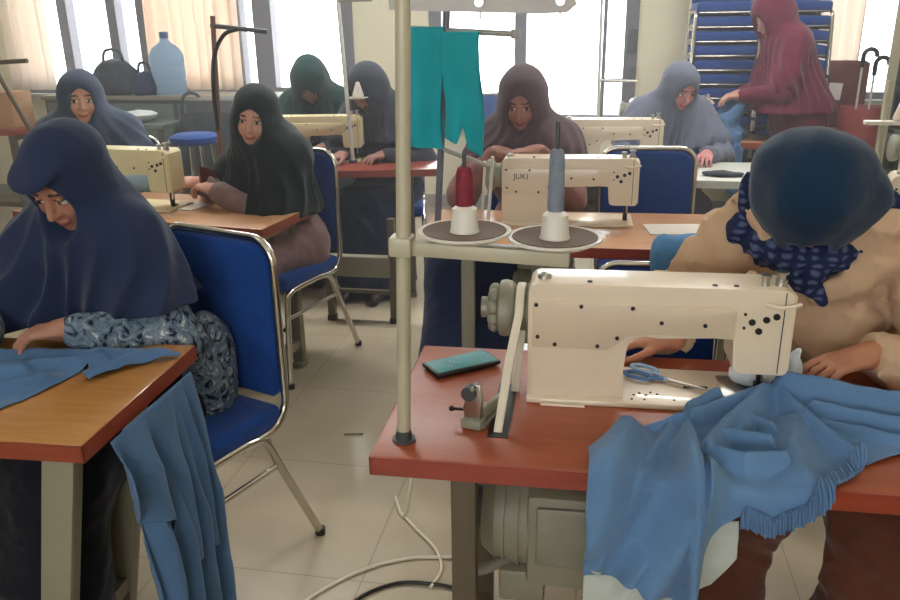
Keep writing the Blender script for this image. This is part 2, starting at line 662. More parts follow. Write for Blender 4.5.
for i, (x0, x1, z0, z1) in enumerate(OP):
    f = MB()
    for x, w in zip(posts[i], wid[i]):
        f.span(x - w / 2, x + w / 2, 6.58, 6.70, z0, z1)
    f.span(x0, x1, 6.585, 6.695, z0, z0 + 0.05)
    f.span(x0, x1, 6.585, 6.695, z1 - 0.07, z1)
    if i == 1:
        f.span(0.02, 0.22, 6.60, 6.68, 1.02, 1.05)
    fr = struct('window_%d' % (i + 1), f, M['frame'])
    gl = MB().span(x0, x1, 6.650, 6.656, z0 + 0.04, z1 - 0.06).build('pane', M['glass'], fr, smooth=False)
    MB().span(x0 - 0.03, x1 + 0.03, 6.50, 6.70, z0 - 0.04, z0).build('sill', M['sill'], fr, smooth=False)
    if i == 1:
        MB().box((0.22, 6.56, 1.33), (0.07, 0.03, 0.17), bev=0.008).box((0.24, 6.56, 1.09), (0.06, 0.03, 0.10), bev=0.008).build('catch', M['darkgrey'], fr)
struct('baseboard_back', MB().span(-5.8, 2.8, 6.58, 6.6, 0, 0.10), M['sill'])


def curtain(x0, x1, y, z0, z1, label, m, waves):
    nu, nv = waves * 10 + 1, 12
    u = np.linspace(0, 1, nu)
    v = np.linspace(0, 1, nv)
    U, Vv = np.meshgrid(u, v, indexing='ij')
    rs = random.random() * 6
    yy = y + 0.028 * np.sin(U * waves * 6.283 + rs + 0.6 * np.sin(U * 9 + rs) + 0.25 * Vv) * (0.6 + 0.4 * Vv)
    xx = x0 + (x1 - x0) * (U + 0.012 * np.sin(Vv * 4 + U * 20))
    P = np.stack([xx, yy, z1 + (z0 - z1) * Vv], -1).reshape(-1, 3)
    o = np_mesh('curtain', P, grid_faces(nu, nv), m, thick=0.003)
    tag(o, label, 'curtain')
    return o


curtain(-5.08, -4.66, 6.46, 0.97, 2.62, 'narrow pale pleated curtain at the left end of the window, above the cardboard box', M['curtain2'], 5)
curtain(-3.76, -2.92, 6.46, 0.97, 2.62, 'peach pleated curtain hanging behind the blue water bottle', M['curtain'], 8)
curtain(1.36, 1.82, 6.46, 0.10, 2.62, 'pale peach curtain beside the maroon dressed woman, in front of the right window', M['curtain2'], 5)
MB().cyl((-5.2, 6.46, 2.63), (-1.9, 6.46, 2.63), 0.012).build('trim_1', M['steel'])['kind'] = 'structure'
MB().cyl((1.2, 6.46, 2.63), (2.4, 6.46, 2.63), 0.012).build('trim_2', M['steel'])['kind'] = 'structure'


# ================================================================ TABLES
def sewing_table(label, loc, rz, w, d, top, edge, legm, group=None, round_=0.0, motor=True, legx=(0.13, None), treadle=True, legw=0.05, splay=0.0, name='sewing_table'):
    """local frame: front left corner at x=0,y=0, top at z=.75"""
    t = thing(name, label, 'table', loc, rz, group)
    MB().span(0.002, w - 0.002, 0.002, d - 0.002, 0.722, 0.75, bev=0.003).build('tabletop', top, t)
    e = MB()
    e.span(0, w, 0, 0.004, 0.712, 0.7485).span(0, w, d - 0.004, d, 0.712, 0.7485).span(0, 0.004, 0, d, 0.712, 0.7485).span(w - 0.004, w, 0, d, 0.712, 0.7485)
    e.span(0.004, w - 0.004, 0.004, d - 0.004, 0.712, 0.722)
    e.build('edge_band', edge, t, smooth=False)
    x0 = legx[0]
    x1 = w - 0.13 if legx[1] is None else legx[1]
    for x in (x0, x1):
        for y in (0.11, d - 0.11):
            l = MB()
            sh = splay * (-1 if x > w / 2 else 1)
            l.span(x, x + legw, y - 0.02, y + 0.02, 0.03, 0.712, bev=0.004)
            l.span(x - 0.004, x + legw + 0.004, y - 0.03, y + 0.03, 0.0, 0.03, bev=0.006)
            for v in l.bm.verts:
                v.co.x += sh * (0.712 - v.co.z)
            l.build('leg', legm, t)
        s1 = splay * (-1 if x > w / 2 else 1) * .59
        MB().span(x + 0.008 + s1, x + legw - 0.008 + s1, 0.13, d - 0.13, 0.10, 0.14).build('side_rail', legm, t)
        MB().span(x + 0.008, x + legw - 0.008, 0.13, d - 0.13, 0.66, 0.70).build('side_rail', legm, t)
    MB().span(x0 + legw, x1, d / 2 - 0.02, d / 2 + 0.02, 0.10, 0.135).build('crossbar', legm, t)
    if treadle:
        p = MB()
        p.box(((x0 + x1) / 2, d / 2 - 0.02, 0.16), (min(0.5, x1 - x0 - 0.2), 0.26, 0.014), rot=(-14, 0, 0), bev=0.004)
        for k in range(6):
            p.box(((x0 + x1) / 2, d / 2 - 0.12 + 0.04 * k, 0.172 + 0.0097 * (2.5 - k) * -1), (min(0.44, x1 - x0 - 0.26), 0.012, 0.008), rot=(-14, 0, 0))
        p.build('treadle', M['greypaint'], t)
    if motor:
        b = MB()
        mx = motor if isinstance(motor, float) else 0.30
        b.span(mx - 0.10, mx + 0.10, 0.21, 0.40, 0.60, 0.712, bev=0.006)
        b.span(mx - 0.05, mx + 0.06, 0.22, 0.36, 0.585, 0.64, bev=0.004)
        b.build('motor_bracket', M['grey'], t)
        b = MB()
        b.cyl((mx - 0.09, 0.29, 0.47), (mx + 0.12, 0.29, 0.47), 0.115, seg=32)
        b.cyl((mx - 0.12, 0.29, 0.47), (mx - 0.09, 0.29, 0.47), 0.085, 0.11, seg=32)
        b.span(mx - 0.02, mx + 0.16, 0.17, 0.30, 0.36, 0.58, bev=0.012)
        for k in range(5):
            b.cyl((mx - 0.075 + 0.03 * k, 0.29, 0.47), (mx - 0.068 + 0.03 * k, 0.29, 0.47), 0.121, seg=32)
        b.span(mx - 0.08, mx + 0.02, 0.19, 0.38, 0.30, 0.38, bev=0.01)
        b.build('motor', M['greypaint'], t)
        b = MB().span(mx + 0.0, mx + 0.14, 0.160, 0.172, 0.42, 0.56, bev=0.006)
        b.build('switch_box', M['grey'], t)
        MB().cyl((mx - 0.155, 0.29, 0.47), (mx - 0.125, 0.29, 0.47), 0.045, seg=24).build('motor_pulley', M['darkgrey'], t)
    return t


T1 = sewing_table('orange topped sewing table holding the large cream machine', (-0.384, 1.235, 0), 1.0, 1.24, 0.535,
                  M['orange'], M['orange_edge'], M['legdark'], motor=0.30, legx=(0.135, None))
# dark strip in place of a cut belt slot in the front table, cable pipe beside the motor
MB().span(0.205, 0.245, 0.10, 0.34, 0.7495, 0.7512).build('belt_slot', M['dark'], T1, smooth=False)
MB().tube(catmull([(0.165, 0.16, 0.712), (0.16, 0.14, 0.60), (0.162, 0.13, 0.48), (0.18, 0.13, 0.42), (0.235, 0.20, 0.40)], 6), 0.011).build('cable_pipe', M['barpaint'], T1)
T1L = sewing_table('honey wood table with crumpled blue cloth, before the woman in the navy veil', (-2.15, 1.132, 0), 2.6, 1.22, 0.50,
                   M['honey'], M['honey_edge'], M['greypaint'], motor=False, legx=(0.15, 1.07), treadle=False, legw=0.072, splay=0.20)
T2R = sewing_table('tan sewing table with an orange edge, carrying the lettered cream machine', (-0.63, 2.69, 0), 2.0, 1.30, 0.55,
                   M['tan'], M['orange_edge'], M['greypaint'], motor=0.46, legx=(0.16, 1.15))
T2L = sewing_table('light wood sewing table in front of the smiling woman with the phone', (-2.46, 2.98, 0), -8, 1.22, 0.50,
                   M['tan'], M['honey_edge'], M['greypaint'], motor=0.28)
T3L = sewing_table('red topped sewing table below the machine of the woman with folded black veil', (-1.98, 3.93, 0), 12, 1.18, 0.55,
                   M['red'], M['orange_edge'], M['legdark'], motor=0.28, legx=(0.11, 0.99))
T3R = sewing_table('white topped sewing table in front of the woman in the grey veil', (-0.30, 4.0, 0), 0, 1.22, 0.55,
                   M['whitetop'], M['whitetop'], M['greypaint'], motor=0.28)
T4R = sewing_table('tan sewing table in front of the standing woman in maroon, by the chair stack', (0.36, 5.30, 0), 0, 0.86, 0.42,
                   M['tan'], M['honey_edge'], M['greypaint'], motor=False, treadle=False)
TFR = sewing_table('white topped table at the right edge below the grey glass cabinet', (1.17, 3.75, 0), 0, 1.2, 0.5,
                   M['whitetop'], M['whitetop'], M['polepaint'], motor=False)
T2RR = sewing_table('tan table behind the beige jacket, carrying the machine cut by the right edge', (0.80, 2.70, 0), 0, 1.2, 0.52,
                    M['tan'], M['honey_edge'], M['greypaint'], motor=False)
TFL = sewing_table('dark red table at the far left holding the cardboard box', (-5.50, 5.45, 0), 0, 1.15, 0.55,
                   M['red'], M['orange_edge'], M['legdark'], motor=False, treadle=False)


# ================================================================ BLUE CHAIRS
def blue_chair(label, loc, rz, fab, tube, group, name='banquet_chair'):
    """faces -Y, origin on the floor under the seat"""
    c = thing(name, label, 'chair', loc, rz, group)
    s = MB()
    s.box((0, -0.01, 0.450), (0.41, 0.42, 0.068), bev=0.024, seg=4)
    s.build('seat', fab, c)
    MB().cyl((-.19, -.216, .418), (.19, -.216, .418), .0065).build('seat_trim', tube, c)
    b = MB()
    w, h0, h1, r = 0.195, 0.50, 0.945, 0.06
    pts = [(-w, h0 + .02), (-w + .02, h0), (w - .02, h0), (w, h0 + .02)]
    pts += [(w - r + r * math.cos(R(a)), h1 - r + r * math.sin(R(a))) for a in range(0, 91, 15)]
    pts += [(-w + r + r * math.cos(R(a)), h1 - r + r * math.sin(R(a))) for a in range(90, 181, 15)]
    b.prism(pts, 0.19, 0.225, bev=0.010)
    o = b.build('backrest', fab, c)
    fr = MB()
    side = []
    ww, hh, rr = 0.205, 0.957, 0.07
    p = [(-ww, 0.03, 0.42), (-ww, 0.12, 0.42)] + [(-ww, 0.13 + 0.08 * math.sin(R(a)), 0.50 - 0.08 * math.cos(R(a))) for a in range(0, 91, 15)]
    p += [(-ww, 0.21, hh - rr)] + [(-ww + rr - rr * math.cos(R(a)), 0.21, hh - rr + rr * math.sin(R(a))) for a in range(15, 91, 15)]
    q = [(-x, y, z) for x, y, z in p[::-1]]
    fr.tube(p + q, 0.0115, seg=10)
    fr.build('back_frame', tube, c)
    for sx in (-1, 1):
        m = MB()
        m.tube(catmull([(sx * .205, 0.05, 0.425), (sx * .205, -0.12, 0.425), (sx * .205, -0.19, 0.415), (sx * .207, -0.215, 0.38), (sx * .212, -0.235, 0.20), (sx * .215, -0.25, 0.012)], 6), 0.0125)
        l = m.build('leg', tube, c)
        MB().cyl((sx * .215, -0.25, 0), (sx * .215, -0.25, 0.022), 0.016).build('rubber_foot', M['dark'], l)
        m = MB()
        m.tube(catmull([(sx * .205, -0.02, 0.425), (sx * .205, 0.06, 0.423), (sx * .207, 0.115, 0.40), (sx * .212, 0.17, 0.28), (sx * .225, 0.29, 0.012)], 6), 0.0125)
        l = m.build('leg', tube, c)
        MB().cyl((sx * .225, 0.29, 0), (sx * .225, 0.292, 0.022), 0.016).build('rubber_foot', M['dark'], l)
        MB().cyl((sx * .208, -0.22, 0.31), (sx * .21, 0.155, 0.31), 0.009).build('stretcher', tube, c)
    MB().cyl((-.208, 0.13, 0.395), (.208, 0.13, 0.395), 0.009).build('crossbar', tube, c)
    MB().cyl((-.205, -0.16, 0.42), (.205, -0.16, 0.42), 0.009).build('crossbar', tube, c)
    return c


G = 'blue banquet chairs of the sewing room'
CH1 = blue_chair('blue banquet chair under the woman in the long navy veil, backrest fully in view', (-1.10, 1.80, 0), -20, M['chair_blue'], M['chrome'], G)
CH2 = dup(CH1, (-1.40, 3.27, 0), -15, 'blue banquet chair under the smiling woman with the phone')
CH3 = dup(CH1, (0.235, 3.42, 0), 3, 'empty blue banquet chair right of the lettered machine, backrest towards the light')
CH4 = dup(CH1, (0.20, 2.11, 0), 2, 'blue banquet chair just behind the large cream machine, denim over its back')
CH4.scale = (.86, .86, .86)
CH5 = dup(CH1, (-0.80, 6.08, 0), 0, 'blue banquet chair by the back window, between turquoise cloth and brown veiled woman')
CH6 = dup(CH1, (0.60, 1.98, 0), 0, 'blue banquet chair under the woman in the beige jacket, almost hidden')
CH7 = dup(CH1, (-0.30, 3.62, 0), 0, 'blue banquet chair under the woman in the brown veil, hidden behind her machine')
CH8 = dup(CH1, (-1.22, 4.62, 0), 12, 'blue banquet chair under the woman in black leaning at the red table')
CH9 = dup(CH1, (0.40, 4.83, 0), 0, 'blue banquet chair under the woman in the grey veil')
CH10 = dup(CH1, (-2.36, 3.56, 0), 15, 'blue banquet chair under the woman far left with the grey blue veil')
CH11 = dup(CH1, (-1.70, 4.88, 0), 0, 'blue banquet chair under the bent woman in the dark green veil')
# two stacks of chairs by the back wall
NTH = ['lowest', 'second', 'third', 'fourth', 'fifth', 'sixth', 'seventh', 'eighth', 'ninth', 'tenth', 'eleventh', 'twelfth', 'thirteenth', 'fourteenth']
for side, x, n in (('left', 0.815, 13), ('right', 1.255, 13)):
    for k in range(n):
        lab = '%s blue chair from the floor in the %s chair tower by the back wall' % (NTH[k], side)
        if k == n - 1:
            lab = 'topmost blue chair of the %s chair tower by the back wall' % side
        o = dup(CH1, (x, 6.02 + 0.004 * k, 0.092 * k), 0, lab, 'chairs in the %s tower' % side)


# ================================================================ PEOPLE
def skin_mat():
    m = bpy.data.materials.new('skin')
    m.use_nodes = True
    n = m.node_tree
    b = n.nodes['Principled BSDF']
    a = n.nodes.new('ShaderNodeVertexColor')
    a.layer_name = 'tone'
    n.links.new(a.outputs['Color'], b.inputs['Base Color'])
    b.inputs['Roughness'].default_value = 0.5
    b.inputs['Subsurface Weight'].default_value = 0.08
    b.inputs['Subsurface Radius'].default_value = (0.01, 0.004, 0.002)
    return m


M['skin'] = skin_mat()


def v3(*a):
    return np.array(a, float)


def unit(v):
    return v / max(np.linalg.norm(v), 1e-9)


def hrot(yaw, pitch, roll=0):
    m = Matrix.Rotation(R(yaw), 3, 'Z') @ Matrix.Rotation(R(pitch), 3, 'X') @ Matrix.Rotation(R(roll), 3, 'Y')
    return np.array([list(r) for r in m])


def ik(s, w, l1, l2, pole):
    d = w - s
    L = np.linalg.norm(d)
    k = max(1.0, L / (l1 + l2 - 0.004))
    l1, l2 = l1 * k, l2 * k
    a = (l1 * l1 - l2 * l2 + L * L) / (2 * L)
    h = math.sqrt(max(l1 * l1 - a * a, 1e-6))
    u = d / L
    p = unit(pole - u * (pole @ u))
    return s + u * a + p * h


def head_ops(S, c, Rm):
    P = lambda x, y, z: c + Rm @ v3(x, y, z)
    S.ell(P(0, .012, .028), (.074, .092, .086), Rm, k=.03)
    S.ell(P(0, -.024, -.034), (.060, .066, .076), Rm, k=.03)
    S.ell(P(0, -.060, -.090), (.026, .024, .020), Rm, k=.03)
    for s in (-1, 1):
        S.ell(P(s * .036, -.058, -.028), (.026, .026, .026), Rm, k=.02)
        S.ell(P(s * .076, .012, -.004), (.012, .022, .030), Rm, k=.01)
    S.cap(P(-.034, -.076, .027), P(.034, -.076, .027), .012, k=.015)
    for s in (-1, 1):
        S.ell(P(s * .031, -.098, .006), (.017, .016, .010), Rm, k=.012, sub=True)
        S.ell(P(s * .031, -.078, .005), (.0125, .0125, .0115), Rm, k=.003)
    S.cap(P(0, -.086, .012), P(0, -.108, -.026), .008, .0105, k=.012)
    for s in (-1, 1):
        S.ell(P(s * .011, -.095, -.029), (.008, .009, .007), Rm, k=.008)
    S.ell(P(0, -.089, -.057), (.023, .009, .0055), Rm, k=.005)
    S.ell(P(0, -.087, -.067), (.019, .009, .0065), Rm, k=.005)


def hand_ops(S, w, d, n, curl=25, side=1, s=1.0, spread=1.0):
    """w wrist, d towards the fingers, n out of the back of the hand, side=+1 thumb on the +a side"""
    d = unit(d)
    n = unit(n - d * (n @ d))
    a = np.cross(d, n) * side
    Rm = np.stack([a, d, n], 1)
    S.ell(w + d * .048 * s, (.040 * s, .052 * s, .0155 * s), Rm, k=.02)
    S.cap(w - d * .01, w + d * .03, .025 * s, .024 * s, k=.02)
    for i, (off, ln) in enumerate(((.030, .068), (.0095, .076), (-.0115, .070), (-.031, .055))):
        b0 = w + (d * (.088 - .004 * abs(i - 1.2)) + a * off) * s
        dirn = unit(d + a * off * 2.2 * spread)
        cur = R(curl + 4 * i)
        p = b0 - d * .02
        q = b0
        S.cap(p, q, .0085 * s, .0088 * s, k=.008)
        for j, fr in enumerate((.44, .32, .26)):
            dd = dirn * math.cos(cur) - n * math.sin(cur)
            q2 = q + dd * ln * fr * s
            S.cap(q, q2, (.0086 - .0008 * j) * s, (.0080 - .0008 * j) * s, k=.004)
            q = q2
            cur += R(curl * 0.8 + 4)
    t0 = w + (d * .028 + a * .026 - n * .004) * s
    t1 = t0 + unit(d * .75 + a * .62 - n * .2) * .040 * s
    t2 = t1 + unit(d * .92 + a * .25 - n * .32) * .032 * s
    t3 = t2 + unit(d * .98 + a * .02 - n * .3) * .024 * s
    S.cap(t0, t1, .013 * s, .0105 * s, k=.012)
    S.cap(t1, t2, .0102 * s, .0092 * s, k=.004)
    S.cap(t2, t3, .0092 * s, .0075 * s, k=.004)


def wrinkle(fr, amp, seed):
    def f(P):
        n1 = vnoise(P * fr, seed)
        n2 = vnoise(P * fr * 2.3 + 5, seed + 1)
        return amp * ((np.abs(n1) * 2 - 0.8) + 0.35 * (np.abs(n2) * 2 - 0.8))
    return f


def person(label, hip, yaw, neck, head, face, wr, wl, hdr, hdl, knees, ankles, skin, top, skirt=None, veil=None,
           h=.006, hb=.005, sleeve=0.92, pants=False, curl=(25, 25), nr=None, nl=None, poler=None, polel=None, shoulder=.165,
           loose=1.0, wr_amp=.006, extra_top=None, top_cut=None, group=None, seed=1, size=1.0, top_name='dress', skirt_name='skirt',
           veil_name='veil', arm=(.285, .25)):
    hip, neck, head, wr, wl = map(lambda t: np.array(t, float), (hip, neck, head, wr, wl))
    th = R(yaw)
    f, e, z = v3(math.sin(th), -math.cos(th), 0), v3(math.cos(th), math.sin(th), 0), v3(0, 0, 1)
    root = thing('person', label, 'person', (hip[0], hip[1], 0), 0, group)
    sr, sl = neck - e * shoulder - z * .045, neck + e * shoulder - z * .045
    pr = unit(-z * .6 - e * .75 - f * .45) if poler is None else np.array(poler, float)
    pl = unit(-z * .6 + e * .75 - f * .45) if polel is None else np.array(polel, float)
    er, el = ik(sr, wr, arm[0], arm[1], pr), ik(sl, wl, arm[0], arm[1], pl)
    hdr, hdl = np.array(hdr, float), np.array(hdl, float)
    nr = z if nr is None else np.array(nr, float)
    nl = z if nl is None else np.array(nl, float)
    Rm = hrot(*face)
    kr, kl = (np.array(k, float) for k in knees)
    ar, al = (np.array(k, float) for k in ankles)
    ch = hip * .35 + neck * .65 - z * .02
    hr, hl = hip - e * .085, hip + e * .085
    # ---- body: one continuous surface
    S = Sdf()
    S.cap(hip - e * .05, hip + e * .05, .115, k=.05)
    S.cap(hip, ch, .115, .110, k=.06)
    S.cap(ch - e * .06, ch + e * .06, .098, k=.06)
    S.cap(sr, sl, .048, k=.05)
    S.cap(neck - z * .05, head + Rm @ v3(0, .02, -.05), .052, .047, k=.03)
    for a, b_, c in ((hr, kr, ar), (hl, kl, al)):
        S.cap(a, b_, .082, .056, k=.05)
        S.cap(b_, c, .054, .036, k=.03)
        S.cap(c, c + f * .15 - z * (c[2] - .03), .036, .028, k=.03)
    for s_, e_, w_, hd, n_, sd, cu in ((sr, er, wr, hdr, nr, -1, curl[0]), (sl, el, wl, hdl, nl, 1, curl[1])):
        S.cap(s_, e_, .046, .037, k=.04)
        S.cap(e_, w_, .037, .025, k=.02)
        hand_ops(S, w_, hd, n_, cu, sd)
    head_ops(S, head, Rm)
    V, Q = S.mesh(hb)
    L = (V - head) @ Rm
    tone = np.tile(np.array([*lin(skin), 1.0]), (len(V), 1))
    fr_ = L[:, 1] < -.055
    ax = np.abs(L[:, 0])
    near = np.linalg.norm(V - head, axis=1) < .16
    lip = fr_ & near & (np.abs(L[:, 2] + .063 - 18 * ax ** 2) < .0066) & (ax < .022)
    tone[lip, :3] = lin(tuple(int(v * w) for v, w in zip(skin, (.86, .62, .62))))
    brow = fr_ & near & (np.abs(L[:, 2] - .0265 - 2.4 * ax * (.07 - ax)) < .0036) & (ax > .012) & (ax < .050)
    tone[brow, :3] = lin((40, 28, 26))
    eye = fr_ & near & (np.abs(L[:, 2] - .004) < .0055) & (np.abs(ax - .031) < .0135)
    tone[eye, :3] = lin((225, 215, 205))
    pup = fr_ & near & (np.abs(L[:, 2] - .004) < .0052) & (np.abs(ax - .031) < .0062)
    tone[pup, :3] = lin((30, 20, 18))
    lid = fr_ & near & (np.abs(L[:, 2] - .0105) < .0022) & (np.abs(ax - .031) < .0145)
    tone[lid, :3] = lin((46, 30, 28))
    tone[V[:, 2] < .10, :3] = lin((34, 32, 34))
    np_mesh('body', V, Q, M['skin'], root, cols=tone)
    # ---- clothes
    t = .016 * loose

    def top_ops(G):
        G.cap(hip - e * .05 + z * .02, hip + e * .05 + z * .02, .118 + t, k=.06)
        G.cap(hip + z * .05, ch, .116 + t, .114 + t, k=.07)
        G.cap(ch - e * .06, ch + e * .06, .100 + t, k=.06)
        G.cap(sr, sl, .054 + t * .8, k=.05)
        G.cap(neck - z * .06, neck + z * .01, .075, .058, k=.03)
        for s_, e_, w_ in ((sr, er, wr), (sl, el, wl)):
            G.cap(s_, e_, .056 + t, .048 + t, k=.035)
            G.cap(e_, e_ + (w_ - e_) * sleeve, .046 + t, .030 + t * .9, k=.025)

    def skirt_ops(G):
        for a, b_, c in ((hr, kr, ar), (hl, kl, al)):
            G.cap(a, b_, .098 + t, .078 + t * .6, k=.05 if pants else .10)
            G.cap(b_, c + z * .03, .072 + t, (.062 if pants else .085) + t, k=.04 if pants else .10)
        if not pants:
            G.cap((kr + kl) / 2, (ar + al) / 2 + z * .04, .08, .10, k=.10)
        G.cap(hip - e * .06, hip + e * .06, .118 + t * .8, k=.06)
    G = Sdf()
    top_ops(G)
    if extra_top:
        extra_top(G)
    if skirt is None:
        skirt_ops(G)
    if top_cut:
        for c_ in top_cut:
            G.cut(*c_)
    G.disp(wrinkle(13, wr_amp, seed))
    V, Q = G.mesh(h)
    V[:, 2] = np.maximum(V[:, 2], .012)
    np_mesh(top_name, V, Q, top, root)
    if skirt is not None:
        G = Sdf()
        skirt_ops(G)
        G.disp(wrinkle(9, wr_amp * 1.2, seed + 4))
        V, Q = G.mesh(h)
        V[:, 2] = np.maximum(V[:, 2], .012)
        np_mesh(skirt_name, V, Q, skirt, root)
    # ---- veil
    if veil:
        vm, drop = veil['mat'], veil['drop']
        big = veil.get('big', 1.0)
        fl = veil.get('flare', .14)
        P = lambda x, y, zz: head + Rm @ v3(x, y, zz)
        W = Sdf()
        W.ell(P(0, .016, .030), (.094 * big, .112 * big, .108 * big), Rm, k=.04)
        W.ell(P(0, .000, -.035), (.084 * big, .088 * big, .098 * big), Rm, k=.04)
        W.cap(P(0, .015, -.055), neck - z * .02, .084 * big, .098, k=.07)
        if veil.get('yoke', True):
            W.cap(sr * .9 + neck * .1, sl * .9 + neck * .1, .072, k=.08)
        bot = z * (neck[2] - drop)
        front = veil.get('front', .05)
        for s in ((-1, 1) if veil.get('cape', True) else ()):
            a = neck + e * s * .05 - z * .05
            b_ = neck + e * s * fl - bot + f * front
            W.cap(a, b_, .108, veil.get('rb', .125), k=.08)
            b_ = neck + e * s * fl * .8 - bot - f * veil.get('back', .06)
            W.cap(a, b_, .108, veil.get('rb', .125) * .9, k=.08)
        arms = veil.get('arms', .55)
        if arms > 0:
            for s_, e_ in ((sr, er), (sl, el)):
                W.cap(s_, s_ + (e_ - s_) * arms, .082, .092, k=.06)
        if veil.get('peak'):
            W.ell(P(0, -.080, .086), (.060, .048, .013), Rm @ hrot(0, 14), k=.025)
        for (a, b_, r0, r1) in veil.get('extra', []):
            W.cap(a, b_, r0, r1, k=.06)
        axis0 = neck.copy()
        wrk = wrinkle(9, veil.get('wa', .003), seed + 20)

        def folds(Pn):
            q = Pn - axis0
            ang = np.arctan2(q @ f, q @ e)
            lo_ = np.clip((head[2] - .06 - Pn[:, 2]) / .22, 0, 1)
            hi_ = np.clip((Pn[:, 2] - head[2] + .14) / .1, 0, 1)
            n = np.sin(ang * veil.get('nf', 11) + 1.8 * np.sin(Pn[:, 2] * 11 + seed) + seed + 2 * vnoise(Pn * 4, seed))
            n2 = np.sin((Pn[:, 2] * 60 + 10 * np.abs(q @ e)) + 2 * vnoise(Pn * 6, seed + 3))
            return lo_ * veil.get('fa', .009) * (np.abs(n) * 2 - 1) + hi_ * .0018 * n2 + .003 * vnoise(Pn * 12, seed + 9) + wrk(Pn)
        W.disp(folds)
        W.ell(P(0, -.108, veil.get('fz', -.014)), (veil.get('fw', .053), .064, veil.get('fh', .082)), Rm, k=.010, sub=True)
        W.cut((0, 0, -1), -drop, k=.012)
        for c_ in veil.get('cuts', []):
            W.cut(*c_)
        V, Q = W.mesh(veil.get('h', h))
        np_mesh(veil_name, V, Q, vm, root)
    return root


def print_fabric():
    m = mat('printed_sleeve_cloth', (108, 124, 140), 0.9, spec=0.2)
    n = m.node_tree
    b = n.nodes['Principled BSDF']
    tc = n.nodes.new('ShaderNodeTexCoord')
    nz = n.nodes.new('ShaderNodeTexNoise')
    nz.inputs['Scale'].default_value = 26
    nz.inputs['Detail'].default_value = 2
    nz.inputs['Distortion'].default_value = 2.2
    r = n.nodes.new('ShaderNodeValToRGB')
    r.color_ramp.interpolation = 'EASE'
    el = r.color_ramp.elements
    el[0].position = 0.36
    el[0].color = (*lin((26, 34, 50)), 1)
    el[1].position = 0.72
    el[1].color = (*lin((204, 208, 208)), 1)
    k = el.new(0.45)
    k.color = (*lin((92, 110, 130)), 1)
    k = el.new(0.60)
    k.color = (*lin((120, 136, 150)), 1)
    n.links.new(tc.outputs['Object'], nz.inputs['Vector'])
    n.links.new(nz.outputs['Fac'], r.inputs['Fac'])
    n.links.new(r.outputs['Color'], b.inputs['Base Color'])
    return m


def plaid():
    m = mat('blue_plaid_scarf_cloth', (70, 84, 128), 0.9, spec=0.2)
    n = m.node_tree
    b = n.nodes['Principled BSDF']
    tc = n.nodes.new('ShaderNodeTexCoord')
    fac = []
    for d in ('X', 'Z'):
        w = n.nodes.new('ShaderNodeTexWave')
        w.bands_direction = d
        w.inputs['Scale'].default_value = 11 if d == 'X' else 17
        w.inputs['Distortion'].default_value = 7
        w.inputs['Detail'].default_value = 3
        n.links.new(tc.outputs['Object'], w.inputs['Vector'])
        fac.append(w)
    mt = n.nodes.new('ShaderNodeMath')
    mt.operation = 'MULTIPLY'
    n.links.new(fac[0].outputs['Fac'], mt.inputs[0])
    n.links.new(fac[1].outputs['Fac'], mt.inputs[1])
    r = n.nodes.new('ShaderNodeValToRGB')
    r.color_ramp.elements[0].position = 0.15
    r.color_ramp.elements[0].color = (*lin((34, 44, 78)), 1)
    r.color_ramp.elements[1].position = 0.7
    r.color_ramp.elements[1].color = (*lin((84, 96, 130)), 1)
    n.links.new(mt.outputs[0], r.inputs['Fac'])
    n.links.new(r.outputs['Color'], b.inputs['Base Color'])
    return m


M['print'] = print_fabric()
M['veil_navy'] = fabric('navy_veil_cloth', (36, 48, 76), 0.05, 5, bump=0.12)
M['veil_deep'] = fabric('deep_teal_navy_veil_cloth', (20, 46, 72), 0.06, 6, bump=0.12)
M['jacket'] = fabric('beige_jacket_cloth', (200, 168, 138), 0.06, 7)
M['brown'] = fabric('brown_trouser_cloth', (92, 52, 40), 0.1, 8)
M['black'] = fabric('black_skirt_cloth', (20, 22, 32), 0.1, 8)
M['veil_black'] = fabric('black_veil_cloth', (32, 42, 46), 0.1, 7, bump=0.12)
M['mauve'] = fabric('mauve_brown_dress_cloth', (134, 108, 108), 0.06, 7)
M['veil_greyblue'] = fabric('grey_blue_veil_cloth', (60, 72, 92), 0.05, 6)
M['veil_green'] = fabric('dark_green_veil_cloth', (18, 52, 50), 0.1, 6)
M['veil_charcoal'] = fabric('charcoal_veil_cloth', (52, 56, 68), 0.1, 6)
M['veil_brown'] = fabric('brown_grey_veil_cloth', (92, 76, 84), 0.06, 6)
M['brownsleeve'] = fabric('rust_brown_dress_cloth', (134, 94, 88), 0.06, 7)
M['navydress'] = fabric('navy_dress_cloth', (28, 40, 70), 0.1, 7)
M['veil_grey'] = fabric('grey_lilac_veil_cloth', (100, 105, 124), 0.05, 6)
M['veil_maroon'] = fabric('maroon_veil_cloth', (98, 26, 52), 0.07, 6)
M['greydress'] = fabric('grey_teal_dress_cloth', (104, 122, 130), 0.07, 6)
M['plaid'] = plaid()

SK = (176, 122, 98)


def p1_extra(G):
    G.ell((-1.03, 1.88, .60), (.07, .10, .16), k=.06)


